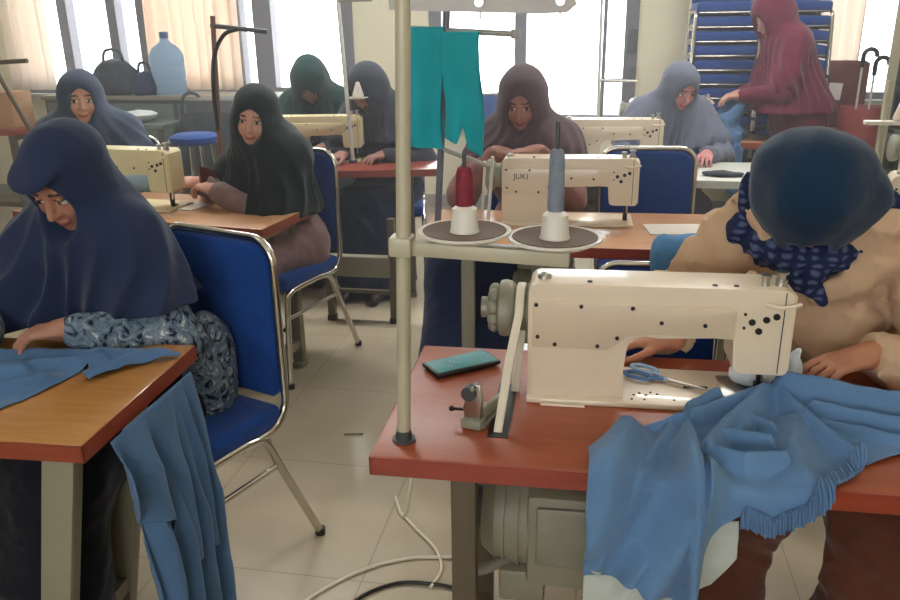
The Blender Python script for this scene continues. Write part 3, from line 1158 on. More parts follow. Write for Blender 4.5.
P1 = person('woman in a long navy veil and printed sleeves, bent over the honey table', (-1.20, 1.89, .54), -25,
            (-1.29, 1.84, 1.03), (-1.27, 1.75, 1.145), (-6, 33), (-1.44, 1.56, .795), (-1.225, 1.605, .81), (-.3, -.95, -.05), (-.95, -.38, -.02),
            ((-1.38, 1.50, .52), (-1.20, 1.46, .52)), ((-1.40, 1.42, .08), (-1.22, 1.40, .08)), (168, 118, 98), M['print'], M['black'],
            dict(mat=M['veil_navy'], drop=.74, cuts=[((.15, 0, -1), -.969)], flare=.15, front=-.02, back=.05, rb=.145, arms=.80, peak=True, nf=8, fa=.012, wa=.004, fw=.056, fh=.084, h=.0055,
                 extra=[((-1.42, 1.78, .93), (-1.50, 1.72, .76), .10, .10), ((-1.32, 1.82, .93), (-1.36, 1.77, .79), .09, .085)]),
            h=.0055, hb=.0042, curl=(20, 22), polel=(.75, .55, -.5), poler=(-.8, .2, -.5), extra_top=p1_extra, top_cut=[((0, 0, -1), -.44)], top_name='printed_tunic', seed=3)


def p2_extra(G):
    # stand collar and yoke
    G.cap((.40, 1.90, 1.05), (.62, 1.82, 1.06), .055, k=.04)
    G.cap((.355, 1.98, 1.00), (.345, 1.935, 1.085), .035, .018, k=.04)
    G.cap((.345, 1.935, 1.08), (.40, 1.84, 1.03), .018, .02, k=.03)
    G.cap((.66, 1.80, 1.02), (.50, 1.80, .90), .03, .02, k=.04)


P2 = person('woman in a beige jacket and deep navy veil, head bowed over the large cream machine', (.60, 2.04, .54), -22,
            (.525, 1.93, 1.03), (.468, 1.80, 1.135), (-18, 72), (.19, 1.80, .79), (.58, 1.672, .826), (-1, -.12, -.04), (-.90, -.38, -.13),
            ((.34, 1.60, .50), (.62, 1.54, .50)), ((.31, 1.60, .08), (.60, 1.52, .08)), (182, 124, 96), M['jacket'], M['brown'],
            dict(mat=M['veil_deep'], wa=.005, drop=.965, yoke=False, cape=False, big=1.06, flare=.05, front=.05, back=.03, rb=.10, arms=0, nf=9, fa=.010, fw=.045, fh=.06, fz=-.03, h=.0055,
                 extra=[((.432, 1.84, 1.165), (.492, 1.83, 1.16), .100, .098), ((.52, 1.82, 1.14), (.572, 1.81, 1.128), .07, .040), ((.47, 1.83, 1.08), (.475, 1.82, 1.0), .09, .04)]),
            h=.0055, hb=.0042, curl=(20, 16), polel=(.8, .3, -.45), poler=(-.45, .5, -.6), shoulder=.185, loose=1.5, wr_amp=.016, extra_top=p2_extra, pants=True,
            top_name='jacket', skirt_name='trousers', seed=8, sleeve=.80)
S = Sdf()
S.cap((.365, 1.93, 1.13), (.352, 1.93, 1.03), .030, .034, k=.03).cap((.352, 1.92, 1.03), (.45, 1.80, .975), .034, .030, k=.03).cap((.45, 1.80, .975), (.60, 1.83, 1.03), .032, .040, k=.03).cap((.60, 1.83, 1.03), (.64, 1.88, 1.10), .035, .03, k=.03).cap((.44, 1.80, .98), (.50, 1.775, .91), .03, .010, k=.03).ell((.47, 1.86, 1.0), (.12, .09, .05), k=.03)
S.disp(wrinkle(30, .009, 2))
V, Q = S.mesh(.005)
np_mesh('collar_scarf', V, Q, M['plaid'], P2)

P3 = person('smiling woman in a black veil and mauve dress, holding a phone', (-1.38, 3.37, .54), -35,
            (-1.40, 3.30, 1.01), (-1.425, 3.235, 1.12), (8, 8, 8), (-1.68, 3.20, .84), (-1.58, 3.12, .83), (-.9, .1, .2), (-1, .3, .2),
            ((-1.62, 3.10, .52), (-1.44, 3.00, .52)), ((-1.62, 3.08, .08), (-1.46, 2.98, .08)), (206, 152, 132), M['mauve'], None,
            dict(mat=M['veil_black'], drop=.72, flare=.12, front=.06, back=.04, rb=.14, arms=1.0, nf=9, fa=.009, fw=.055, fh=.080, big=1.06),
            h=.007, hb=.0045, curl=(35, 35), seed=5)

P4 = person('woman far left in a grey blue veil, facing forward with head level', (-2.40, 3.60, .56), 20, (-2.41, 3.54, 1.05), (-2.395, 3.49, 1.17), (34, 4),
            (-2.42, 3.28, .80), (-2.20, 3.30, .80), (.3, -.9, 0), (-.3, -.9, 0), ((-2.40, 3.20, .5), (-2.22, 3.22, .5)), ((-2.38, 3.12, .08), (-2.2, 3.14, .08)),
            (186, 140, 118), M['greydress'], None, dict(mat=M['veil_greyblue'], drop=.80, flare=.10, fh=.088, fw=.056, big=1.04), h=.008, hb=.005, seed=11)

P5 = person('woman in a dark green veil bent down behind the old cream machine', (-1.70, 4.92, .54), 6, (-1.69, 4.80, 1.06), (-1.70, 4.70, 1.16), (8, 50),
            (-1.86, 4.52, .80), (-1.58, 4.54, .80), (.4, -.9, 0), (-.4, -.9, 0), ((-1.8, 4.50, .5), (-1.60, 4.50, .5)), ((-1.8, 4.46, .08), (-1.6, 4.46, .08)),
            (150, 112, 100), M['veil_green'], None, dict(mat=M['veil_green'], drop=.80, big=1.18, flare=.13, arms=.7), h=.008, hb=.005, seed=12)

P6 = person('woman in a charcoal veil leaning over the red table with forearms on it', (-1.22, 4.68, .54), -12, (-1.25, 4.56, 1.03), (-1.285, 4.47, 1.14), (-28, 34),
            (-1.40, 4.34, .79), (-1.17, 4.36, .79), (-.5, -.85, -.05), (-.7, -.7, -.05), ((-1.33, 4.24, .52), (-1.15, 4.24, .52)), ((-1.33, 4.2, .08), (-1.15, 4.2, .08)),
            (152, 108, 98), M['veil_charcoal'], M['navydress'], dict(mat=M['veil_charcoal'], drop=.85, flare=.11, arms=.6, fw=.058, big=1.12), h=.008, hb=.005, seed=13, top_name='blouse')

P7 = person('woman in a brown grey veil and rust sleeves, arms folded behind the lettered machine', (-.30, 3.68, .54), 2, (-.31, 3.60, 1.03), (-.325, 3.535, 1.165), (-4, 20),
            (-.42, 3.40, .965), (-.24, 3.38, .975), (.95, -.2, .0), (-.95, -.2, .0), ((-.58, 3.16, .51), (-.38, 3.14, .51)), ((-.59, 2.95, .08), (-.40, 2.93, .08)),
            (164, 118, 106), M['brownsleeve'], M['navydress'], dict(mat=M['veil_brown'], drop=.93, big=1.14, flare=.10, rb=.11, arms=.3, fw=.058, fh=.088), h=.007, hb=.005,
            seed=14, top_name='blouse', poler=(-.55, .6, -.45), polel=(.55, .6, -.45))

P8 = person('woman in a grey lilac veil with pink face bent low beside the chair tower', (.40, 4.90, .54), 8, (.395, 4.80, 1.02), (.435, 4.70, 1.135), (28, 30),
            (.30, 4.44, .80), (.58, 4.48, .80), (.1, -.95, 0), (-.2, -.95, 0), ((.32, 4.46, .5), (.52, 4.46, .5)), ((.32, 4.42, .08), (.52, 4.42, .08)),
            (190, 128, 128), M['veil_grey'], None, dict(mat=M['veil_grey'], drop=.80, flare=.12, arms=.6), h=.009, hb=.0055, seed=15)

P9 = person('woman in a maroon veil standing at the back table, hands around blue cloth', (1.24, 5.46, .86), -82, (1.12, 5.45, 1.37), (1.015, 5.43, 1.49), (-66, 28),
            (.89, 5.50, 1.03), (.87, 5.36, 1.03), (-1, -.1, -.1), (-1, .1, -.1), ((1.22, 5.55, .47), (1.22, 5.36, .47)), ((1.24, 5.56, .08), (1.24, 5.36, .08)),
            (186, 138, 120), M['veil_maroon'], None, dict(mat=M['veil_maroon'], drop=.93, big=1.2, flare=.12, front=.02, back=.16, rb=.16, arms=.8), h=.009, hb=.0055, seed=16)


# ================================================================ SEWING MACHINES
def machine(label, loc, rz, enamel, plate, logo=None, scale=1.0, group=None, hero=False):
    """seen from behind: x runs from the handwheel end to the needle end, origin at the rear left bed corner on the table"""
    t = thing('sewing_machine', label, 'sewing machine', loc, rz, group)
    t.scale = (scale,) * 3
    b = MB()
    b.span(0.0, 0.50, -0.02, 0.165, 0.0, 0.012, bev=0.004)
    b.span(0.03, 0.12, -0.03, -0.021, 0.0, 0.005, bev=0.001)
    b.build('bed', enamel, t)
    if hero:
        b = MB()
        for x, y in ((.22, .02), (.232, .03), (.245, .022), (.255, .035), (.268, .028), (.215, .0), (.24, .0), (.30, .005)):
            b.cyl((x, y, .0118), (x, y, .0132), .0028, seg=10)
        tag(b.build('bed_holes', M['dark'], t), kind='stuff')
        MB().box((0.35, 0.07, 0.0132), (0.05, 0.008, 0.003), rot=(0, 0, 4), bev=.001).build('oil_slot', M['dark'], t)
        MB().span(0.40, 0.50, 0.03, 0.135, 0.0115, 0.0145, bev=.001).build('needle_plate', M['steel'], t)
    # casting: column, arm and head in one outline
    def rnd(cx, cz, r, a0, a1, n=6):
        return [(cx + r * math.cos(R(a0 + (a1 - a0) * i / n)), cz + r * math.sin(R(a0 + (a1 - a0) * i / n))) for i in range(n + 1)]
    pts = [(0.0, 0.010), (0.0, 0.228)] + rnd(.022, .232, .022, 180, 90) + [(.47, .256)] + rnd(.485, .234, .022, 90, 0)
    pts += [(.509, .10)] + rnd(.497, .092, .012, 0, -90, 4) + [(.425, .080)] + rnd(.418, .094, .013, 270, 180, 4) + [(.402, .140)] + rnd(.39, .141, .013, 0, 90, 4)
    pts += [(.26, .147)] + rnd(.232, .115, .034, 90, 180, 5) + [(.192, .05), (.196, .010)]
    b = MB()
    b.prism(pts, 0.0, 0.105, bev=0.012, seg=4)
    b.span(0.005, 0.19, 0.0, 0.12, 0.008, 0.022, bev=0.006)
    b.build('arm_casting', enamel, t)
    # raised cover plate with stepped lower edge
    p = [(.010, .118), (.010, .216)] + rnd(.39, .206, .012, 90, 0, 4) + [(.402, .152), (.25, .156)] + [(.20, .150), (.165, .122), (.155, .118)]
    b = MB()
    b.prism(p, -0.0035, 0.004, bev=0.0025, seg=2)
    b.build('cover_plate', plate, t)
    b = MB()
    for x, z in ((.016, .210), (.105, .210), (.205, .210), (.02, .142), (.055, .127), (.14, .127), (.178, .146), (.262, .182), (.345, .18)):
        o = MB().cyl((x, -0.006, z), (x, 0.0, z), .0042, seg=12).build('screw', M['dark'], t)
    for x, z in ((.432, .190), (.458, .196), (.476, .203), (.446, .172), (.418, .206), (.418, .178)):
        MB().cyl((x, -0.003, z), (x, 0.002, z), .0066 if x > .43 else .003, seg=14).build('screw', M['dark'], t)
    MB().span(.4885, .4905, -0.0012, 0.10, .085, .252).build('face_plate_seam', M['darkgrey'], t, smooth=False)
    MB().span(.4905, .5125, 0.004, 0.10, .088, .245, bev=0.004).build('face_plate', enamel, t)
    MB().tube(catmull([(.455, -.004, .228), (.475, -.014, .226), (.495, -.016, .229), (.515, -.01, .233)], 5), .0042).build('lifter_lever', enamel, t)
    # top fittings
    b = MB()
    b.cyl((.455, .03, .25), (.455, .03, .272), .008).cyl((.455, .03, .272), (.455, .03, .278), .011)
    b.cyl((.485, .035, .25), (.485, .035, .268), .012).cyl((.485, .035, .268), (.485, .035, .280), .008).cyl((.485, .035, .280), (.485, .035, .284), .013)
    b.build('tension_knob', M['steel'], t)
    MB().cyl((.03, .04, .252), (.03, .04, .262), .014).ball((.03, .04, .262), (.012, .012, .005)).build('oil_cap', M['steel'], t)
    b = MB()
    for x in (.40, .12, .36):
        MB().cyl((x, .02, .254), (x, .02, .2575), .005, seg=12).build('screw', M['dark'], t)
    # needle bar, presser foot
    MB().cyl((.475, .06, .03), (.475, .06, .09), .004).build('needle_bar', M['steel'], t)
    MB().cyl((.475, .06, .014), (.475, .06, .03), .0012).build('needle', M['steel'], t)
    b = MB()
    b.cyl((.468, .048, .03), (.468, .048, .09), .0045)
    b.box((.470, .055, .026), (.016, .012, .030), bev=.002).box((.472, .062, .0165), (.014, .034, .004), bev=.001)
    b.build('presser_foot', M['dark'], t)
    # handwheel and pulley
    b = MB()
    prof = [(.020, -.012), (.052, -.012), (.054, -.008), (.046, -.004), (.046, .017), (.054, .021), (.058, .028), (.060, .038), (.058, .048), (.045, .054), (.018, .056)]
    b.lathe(prof, (-.012, .055, .180), rot=(0, -90, 0), seg=32)
    w = b.build('handwheel', M['grey'], t)
    if hero:
        b = MB()
        for k in range(9):
            a = k * 40
            b.ball((-.072, .055 + .036 * math.cos(R(a)), .180 + .036 * math.sin(R(a))), (.014, .016, .016), 10)
        b.cyl((-.10, .055, .180), (-.05, .055, .180), .022)
        b.build('grip', M['grey'], w)
    MB().cyl((-.004, .055, .180), (.008, .055, .180), .040, seg=28).build('collar', enamel, t)
    if logo:
        cu = bpy.data.curves.new('logo', 'FONT')
        cu.body = logo
        cu.size = 0.030
        cu.extrude = 0.0006
        cu.materials.append(M['darkgrey'])
        tmp = bpy.data.objects.new('logo', cu)
        COL.objects.link(tmp)
        bpy.context.view_layer.update()
        me = bpy.data.meshes.new_from_object(tmp.evaluated_get(bpy.context.evaluated_depsgraph_get()))
        bpy.data.objects.remove(tmp)
        o = bpy.data.objects.new('logo', me)
        COL.objects.link(o)
        o.parent = t
        o.location = (.045, -.0042, .176)
        o.rotation_euler = (R(90), 0, 0)
    return t


MA = machine('large cream sewing machine in the foreground on the orange table', (-0.121, 1.515, 0.75), 1.5, M['cream'], M['cream2'], hero=True)
MBk = machine('cream sewing machine with dark lettering, behind the thread stand', (-0.352, 3.02, 0.75), 1, M['cream'], M['cream'], logo='JUKI')
M3 = machine('old cream machine in front of the bent woman in the green veil', (-1.80, 4.28, 0.75), 8, M['cream_old'], M['cream_old'])
M4 = dup(MBk, (-0.18, 4.27, 0.75), 1, 'cream machine on the white table in front of the grey veiled woman, with no lettering')
for c in list(children(M4)):
    if c.name.startswith('logo'):
        bpy.data.objects.remove(c)
M5 = machine('yellowed cream machine half hidden behind the long navy veil', (-2.25, 3.10, 0.75), -6, M['cream_old'], M['cream_old'])
M6 = dup(M4, (0.20, 5.36, 0.75), 4, 'small far cream machine below the left chair tower')
M7 = dup(M4, (0.95, 2.80, 0.75), -10, 'cream machine cut off by the right edge, behind the beige jacket')
M8 = dup(M4, (1.36, 3.86, 0.75), 0, 'cream machine on the white table at the right edge, under the small thread stand')
# drive belt of the front machine, down through the slot of the table
belt = MB()
path = [Vector((-.164, 1.352, .70)), Vector((-.162, 1.362, .755)), Vector((-.152, 1.45, .86)), Vector((-.140, 1.5185, .935))]
path += [Vector((-.1395, 1.570 + .0515 * math.cos(R(a)), .93 + .0515 * math.sin(R(a)))) for a in range(160, -21, -18)]
path += [Vector((-.142, 1.60, .86)), Vector((-.148, 1.545, .755)), Vector((-.150, 1.54, .70))]
belt.tube(path, .006, flat=(.006, .017), up=(1, 0, 0), seg=10)
belt.build('belt', M['belt'], None)
bo = bpy.data.objects['belt']
bo.parent = MA
bo.matrix_parent_inverse = MA.matrix_basis.inverted()


# ================================================================ DRAPED CLOTH
def seg_ridge(X, Y, segs):
    out = np.zeros_like(X)
    for (x0, y0, x1, y1, h, w) in segs:
        dx, dy = x1 - x0, y1 - y0
        t = np.clip(((X - x0) * dx + (Y - y0) * dy) / (dx * dx + dy * dy), 0, 1)
        d = np.sqrt((X - x0 - t * dx) ** 2 + (Y - y0 - t * dy) ** 2)
        out = np.maximum(out, h * np.exp(-(d / w) ** 2))
    return out


def drape(name, m, parent, xs, top, bottom, ye, ztop, segs, nx=150, ny=130, noise=.004, seed=1, thick=.002, out=.010, r=.014, segs2=()):
    """cloth lying on a table and over its front edge; coordinates unrolled: y below ye hangs"""
    u = np.linspace(0, 1, nx)
    v = np.linspace(0, 1, ny)
    X = (xs[0] + (xs[1] - xs[0]) * u)[:, None].repeat(ny, 1)
    T = np.interp(X[:, 0], *zip(*top))
    B = np.interp(X[:, 0], *zip(*bottom))
    Y = T[:, None] + (B - T)[:, None] * v[None, :]
    Pn = np.stack([X, Y, 0 * X], -1)
    X = X + .006 * vnoise(Pn * 14, seed + 3)
    lift = seg_ridge(X + .012 * vnoise(Pn * 9, seed), Y + .012 * vnoise(Pn * 9, seed + 1), segs)
    if len(segs2):
        lift += seg_ridge(X, Y, segs2)
    lift += noise * (np.abs(vnoise(Pn * 22, seed + 5)) * 1.6) + noise * .5 * np.abs(vnoise(Pn * 50, seed + 6))
    q = np.pi * r / 2
    d = ye - Y            # distance past the edge
    on = d < 0
    a = np.clip(d / q, 0, 1) * np.pi / 2
    ny_, nz_ = -np.sin(a), np.cos(a)
    yy = np.where(on, Y, ye - r * np.sin(a))
    zz = np.where(on, ztop, ztop - r + r * np.cos(a))
    zz = np.where(d > q, ztop - r - (d - q), zz)
    yy = yy - out * np.clip(d / .1, 0, 1)
    P = np.stack([X, yy + ny_ * lift, zz + nz_ * lift], -1).reshape(-1, 3)
    return np_mesh(name, P, grid_faces(nx, ny), m, parent, thick=thick)


GAR = thing('garment', 'light blue garment under the needle, spilling over the front edge of the orange table', 'garment', (.25, 1.30, .75))
segsG = [(.07, 1.345, .015, 1.13, .050, .045), (.16, 1.40, .03, 1.06, .018, .012), (.20, 1.24, .09, .95, .055, .034), (.185, 1.34, .195, .98, .062, .018), (.115, 1.10, .06, .98, .04, .02),
         (.36, 1.55, .20, 1.43, .036, .018), (.35, 1.53, .215, 1.30, .046, .020), (.36, 1.54, .29, 1.38, .028, .015), (.225, 1.325, .265, 1.355, .036, .011), (.265, 1.355, .335, 1.335, .036, .011), (.225, 1.295, .275, 1.270, .038, .013), (.275, 1.270, .345, 1.285, .038, .013),
         (.385, 1.54, .475, 1.31, .036, .012), (.39, 1.56, .75, 1.50, .056, .030), (.44, 1.49, .75, 1.42, .034, .012), (.40, 1.44, .37, 1.26, .026, .030),
         (.20, 1.45, .255, 1.51, .040, .016), (.05, 1.37, .19, 1.43, .026, .012), (.31, 1.45, .35, 1.40, .03, .012), (.45, 1.45, .60, 1.40, .022, .010)]
GBOT = [(0, 1.03), (.10, 1.045), (.175, 1.00), (.196, 1.0), (.206, 1.12), (.235, 1.160), (.27, 1.185), (.31, 1.17), (.36, 1.20), (.40, 1.235), (.414, 1.262), (.477, 1.322), (.56, 1.378), (.61, 1.392), (.72, 1.40)]
drape('panel', M['denim'], GAR, (.012, .72), [(0, 1.285), (.031, 1.305), (.077, 1.368), (.184, 1.425), (.209, 1.475), (.275, 1.525), (.34, 1.555), (.38, 1.565), (.44, 1.595), (.537, 1.605), (.608, 1.55), (.72, 1.53)],
      GBOT,
      1.232, .754, segsG, nx=190, ny=170, seed=4, segs2=[(.16, 1.60, .39, 1.60, .016, .10)])
# gathered hem, lining and thread tail
pl = []
for k in range(46):
    x = .262 + .0048 * k
    y = float(np.interp(x, *zip(*GBOT)))
    pl.append((x, y + .010, x + .004, y - .028, .011 + .004 * (k % 3), .0019))
drape('ruffle_hem', M['denim'], GAR, (.262, .478), [(x, y + .012) for x, y in GBOT], [(x, y - .022) for x, y in GBOT], 1.232, .757, segsG, nx=240, ny=16, seed=4, segs2=pl)
drape('lining', M['lining'], GAR, (.185, .268), [(.18, 1.22), (.27, 1.225)], [(.18, 1.085), (.20, 1.085), (.23, 1.10), (.27, 1.165)], 1.30, .745,
      [(.20, 1.2, .21, 1.08, .006, .01)], nx=30, ny=30, seed=7, out=.055, r=.012)
drape('lining', M['lining'], GAR, (.014, .196), [(0, 1.16), (.2, 1.16)], [(0, .72), (.2, .70)], 1.232, .742,
      [(a, b_ - .02, c, d, h_ * .72, w_) for a, b_, c, d, h_, w_ in segsG[:5]], nx=80, ny=60, seed=4, out=.004)
S = Sdf()
S.cap((.325, 1.63, .785), (.38, 1.64, .79), .020, .016, k=.03).cap((.415, 1.64, .79), (.432, 1.63, .845), .018, .006, k=.03).cap((.335, 1.63, .785), (.36, 1.68, .80), .024, .018, k=.03)
S.cap((.36, 1.66, .79), (.43, 1.66, .80), .018, .016, k=.03).ell((.38, 1.64, .775), (.06, .04, .014), k=.03)
S.disp(wrinkle(26, .004, 3)).cut((0, 0, -1), -.768)
V, Q = S.mesh(.004)
wc_ = np_mesh('pale_cloth', V, Q, M['whitecloth'], None)
tag(wc_, 'small pale bundle of cloth bunched up behind the needle of the large machine', 'cloth')

PC = thing('cloth', 'crumpled blue cloth on the honey table, one end hanging to the floor', 'cloth', (-1.2, 1.45, .75))
drape('panel', M['denim2'], PC, (-1.52, -.955), [(-1.5, 1.575), (-1.3, 1.575), (-1.1, 1.60), (-1.0, 1.615), (-.95, 1.618)],
      [(-1.5, 1.16), (-1.3, 1.20), (-1.20, 1.26), (-1.165, 1.35), (-1.15, 1.41), (-1.13, 1.52), (-1.105, 1.45), (-1.08, 1.44), (-1.04, 1.51), (-1.0, 1.56), (-.955, 1.60)], 0.9, .7525,
      [(-1.5, 1.50, -1.0, 1.59, .020, .025), (-1.4, 1.40, -1.12, 1.54, .024, .022), (-1.3, 1.25, -1.18, 1.42, .024, .020), (-1.09, 1.46, -1.04, 1.58, .020, .024), (-1.5, 1.3, -1.25, 1.44, .03, .025)], nx=110, ny=70, seed=9)


def hang(name, m, parent, x, y0, y1, zt, bot, waves, amp, seed, lean=0.0):
    nu, nv = 70, 60
    u = np.linspace(0, 1, nu)[:, None].repeat(nv, 1)
    v = np.linspace(0, 1, nv)[None, :].repeat(nu, 0)
    Yp = y0 + (y1 - y0) * u
    zb = np.interp(Yp[:, 0], *zip(*bot))[:, None]
    ztp = np.interp(Yp[:, 0], *zip(*zt))[:, None]
    Z = ztp + (zb - ztp) * v
    Pn = np.stack([0 * Yp, Yp, Z], -1)
    off = amp * np.minimum(1, v * 2.2) * (np.abs(np.sin(u * waves * 3.1416 + 1.1 * vnoise(Pn * 4, seed) + seed)) * 1.5) + .004 * vnoise(Pn * 18, seed) * v
    Yp = Yp + .02 * vnoise(Pn * 5, seed + 2) * v + lean * v
    P = np.stack([x + off, Yp, Z], -1).reshape(-1, 3)
    return np_mesh(name, P, grid_faces(nu, nv), m, parent, thick=.0025)


hang('hanging_end', M['denim2'], PC, -.927, 1.31, 1.60, [(1.2, .718), (1.7, .718)], [(1.29, .02), (1.62, .02)], 4, .034, 2, .02)
hang('hanging_end', M['denim2'], PC, -.922, 1.26, 1.545, [(1.2, .718), (1.7, .718)], [(1.24, .60), (1.30, .50), (1.38, .46), (1.45, .30), (1.56, .28)], 3, .030, 5, .0)

# turquoise cloth on the second thread stand
TQ = thing('hanging_cloth', 'turquoise cloth hung in two lobes over the thin thread stand of the tan lettered-machine table', 'cloth', (-.52, 2.75, 1.46))


def lobe(x0, x1, z1, bots, seed):
    nu, nv = 40, 50
    u = np.linspace(0, 1, nu)[:, None].repeat(nv, 1)
    v = np.linspace(0, 1, nv)[None, :].repeat(nu, 0)
    X = x0 + (x1 - x0) * u + .008 * np.sin(v * 5 + seed) + .006 * (u - .5) * v
    zb = np.interp(u[:, 0], *zip(*bots))[:, None]
    Z = z1 + (zb - z1) * v
    Pn = np.stack([X, 0 * X, Z], -1)
    Yy = 2.725 - .012 * np.sin(u * 7 + 2 * vnoise(Pn * 5, seed)) * (.3 + v) - .01 * vnoise(Pn * 9, seed + 1) - .012
    Yb = Yy + .03
    # front and back layer over the arm
    front = np.stack([X, Yy, Z], -1)
    back = np.stack([X, Yb, z1 + (zb + .05 - z1) * v], -1)
    P = np.concatenate([back[:, ::-1], front], 1)
    return np_mesh('lobe', P.reshape(-1, 3), grid_faces(nu, 2 * nv), M['turq'], TQ, thick=.003)


lobe(-.638, -.522, 1.478, [(0, 1.09), (.5, 1.085), (1, 1.08)], 1)
lobe(-.514, -.392, 1.462, [(0, 1.12), (.35, 1.10), (.5, 1.16), (.62, 1.08), (1, 1.055)], 4)

# denim folded over the chair behind the machine
DN = np.array
S = Sdf()
S.cap((.205, 2.29, .875), (.335, 2.29, .88), .035, k=.03).cap((.20, 2.27, .86), (.20, 2.265, .70), .018, k=.05).cap((.26, 2.27, .86), (.26, 2.262, .68), .022, k=.06).cap((.33, 2.27, .86), (.33, 2.265, .70), .018, k=.06).cap((.21, 2.29, .83), (.33, 2.29, .83), .03, k=.05)
S.disp(wrinkle(14, .005, 6))
V, Q = S.mesh(.006)
tag(np_mesh('folded_cloth', V, Q, M['denim_light'], None), 'denim blue cloth folded over the top of the chair behind the large machine', 'cloth')


# ================================================================ THREAD STANDS AND SPOOLS
TS = thing('thread_stand', 'tall pale thread stand rising from the front left corner of the orange table', 'thread stand', (-.334, 1.304, .75))


def part(mb, name, m, root):
    o = mb.build(name, m)
    o.parent = root
    o.matrix_parent_inverse = root.matrix_basis.inverted()
    return o


part(MB().cyl((-.334, 1.304, .753), (-.3115, 1.315, 1.575), .0128, seg=18), 'pole', M['polepaint'], TS)
part(MB().cyl((-.334, 1.304, .7515), (-.334, 1.304, .772), .016, .0145).cyl((-.334, 1.304, .7505), (-.334, 1.304, .755), .022), 'base', M['darkgrey'], TS)
b = MB()
pr = [(-.335, 1.516), (-.335, 1.545), (-.075, 1.540), (-.045, 1.532), (-.040, 1.520), (-.055, 1.508), (-.10, 1.507)]
b.prism(pr, 1.312, 1.318)
b.span(-.335, -.06, 1.306, 1.340, 1.540, 1.545)
part(b, 'guide_bar', M['barpaint'], TS)
b = MB()
for x in (-.19, -.065):
    b.cyl((x, 1.305, 1.525), (x, 1.325, 1.525), .007).cyl((x, 1.318, 1.50), (x, 1.318, 1.52), .002)
part(b, 'thread_guide', M['steel'], TS)
b = MB()
b.box((-.184, 1.318, 1.121), (.295, .030, .026), rot=(0, 2.2, 0), bev=.003)
b.box((-.327, 1.312, 1.130), (.040, .042, .034), bev=.004)
part(b, 'spool_arm', M['polepaint'], TS)
for cx, cz in ((-.217, 1.150), (-.063, 1.144)):
    b = MB()
    b.lathe([(.012, -.004), (.060, -.004), (.076, .004), (.080, .006), (.080, .010), (.074, .009), (.058, .002), (.012, .002)], (cx, 1.318, cz), seg=40)
    d_ = part(b, 'spool_tray', M['plastic_white'], TS)
    part(MB().lathe([(.02, .0045), (.061, .0045), (.072, .0095), (.070, .0105), (.058, .006), (.02, .006)], (cx, 1.318, cz), seg=40), 'felt_pad', M['felt'], TS)
    part(MB().cyl((cx, 1.318, cz - .03), (cx, 1.318, cz + (.14 if cx < -.1 else .20)), .0035), 'spool_pin', M['darkgrey'], TS)


def spool(label, loc, thread, h, r0, r1, base=True, group=None):
    t = thing('thread_spool', label, 'spool', loc, 0, group)
    if base:
        MB().lathe([(.026, 0), (.024, .006), (.021, .040), (.013, .046), (.006, .046)], seg=24).build('foam_base', M['plastic_white'], t)
    z0 = .042 if base else 0
    MB().lathe([(.006, z0), (r0, z0 + .003), (r0 + .0015, z0 + .012), (r1 + .001, z0 + h - .01), (r1 - .002, z0 + h), (.006, z0 + h + .002)], seg=24).build('thread', thread, t)
    return t


spool('maroon thread spool on the left tray of the front thread stand', (-.217, 1.318, 1.157), M['maroon_thread'], .068, .014, .013)
spool('grey thread spool on the right tray of the front thread stand', (-.063, 1.318, 1.151), M['grey_thread'], .105, .0125, .0115)

# second stand, on the tan lettered-machine table
T2 = thing('thread_stand', 'thin blue grey thread stand on the tan lettered-machine table carrying the turquoise cloth', 'thread stand', (-.556, 2.76, .75))
part(MB().cyl((-.556, 2.76, .752), (-.506, 2.76, 1.57), .012), 'pole', M['pole2'], T2)
part(MB().cyl((-.64, 2.758, 1.475), (-.27, 2.758, 1.452), .0095).box((-.28, 2.758, 1.453), (.03, .02, .03), bev=.003), 'guide_bar', M['barpaint'], T2)
part(MB().cyl((-.53, 2.76, 1.075), (-.36, 2.76, 1.015), .008), 'spool_arm', M['barpaint'], T2)
b = MB().cyl((-.375, 2.77, .755), (-.355, 2.77, 1.05), .006).cyl((-.400, 2.79, .755), (-.385, 2.79, 1.03), .005)
part(b, 'rod', M['chrome_w'], T2)
part(MB().cyl((-.556, 2.76, .7505), (-.556, 2.76, .765), .025), 'base', M['darkgrey'], T2)

T3 = thing('thread_stand', 'slim white thread stand beside the old cream machine on the red table', 'thread stand', (-1.345, 4.33, .75))
part(MB().cyl((-1.345, 4.33, .752), (-1.383, 4.33, 1.62), .011), 'pole', M['chrome_w'], T3)
part(MB().box((-1.29, 4.33, 1.605), (.19, .02, .018), bev=.003), 'guide_bar', M['barpaint'], T3)
part(MB().lathe([(.02, 0), (.055, .004), (.055, .008), (.02, .006)], (-1.30, 4.34, 1.10), seg=20).cyl((-1.36, 4.33, 1.10), (-1.28, 4.34, 1.10), .006), 'spool_tray', M['plastic_white'], T3)
part(MB().cyl((-1.345, 4.33, .7505), (-1.345, 4.33, .765), .024), 'base', M['darkgrey'], T3)
spool('pale thread cone on the slim white stand over the red table', (-1.30, 4.34, 1.106), M['plastic_white'], .08, .03, .012, base=False)

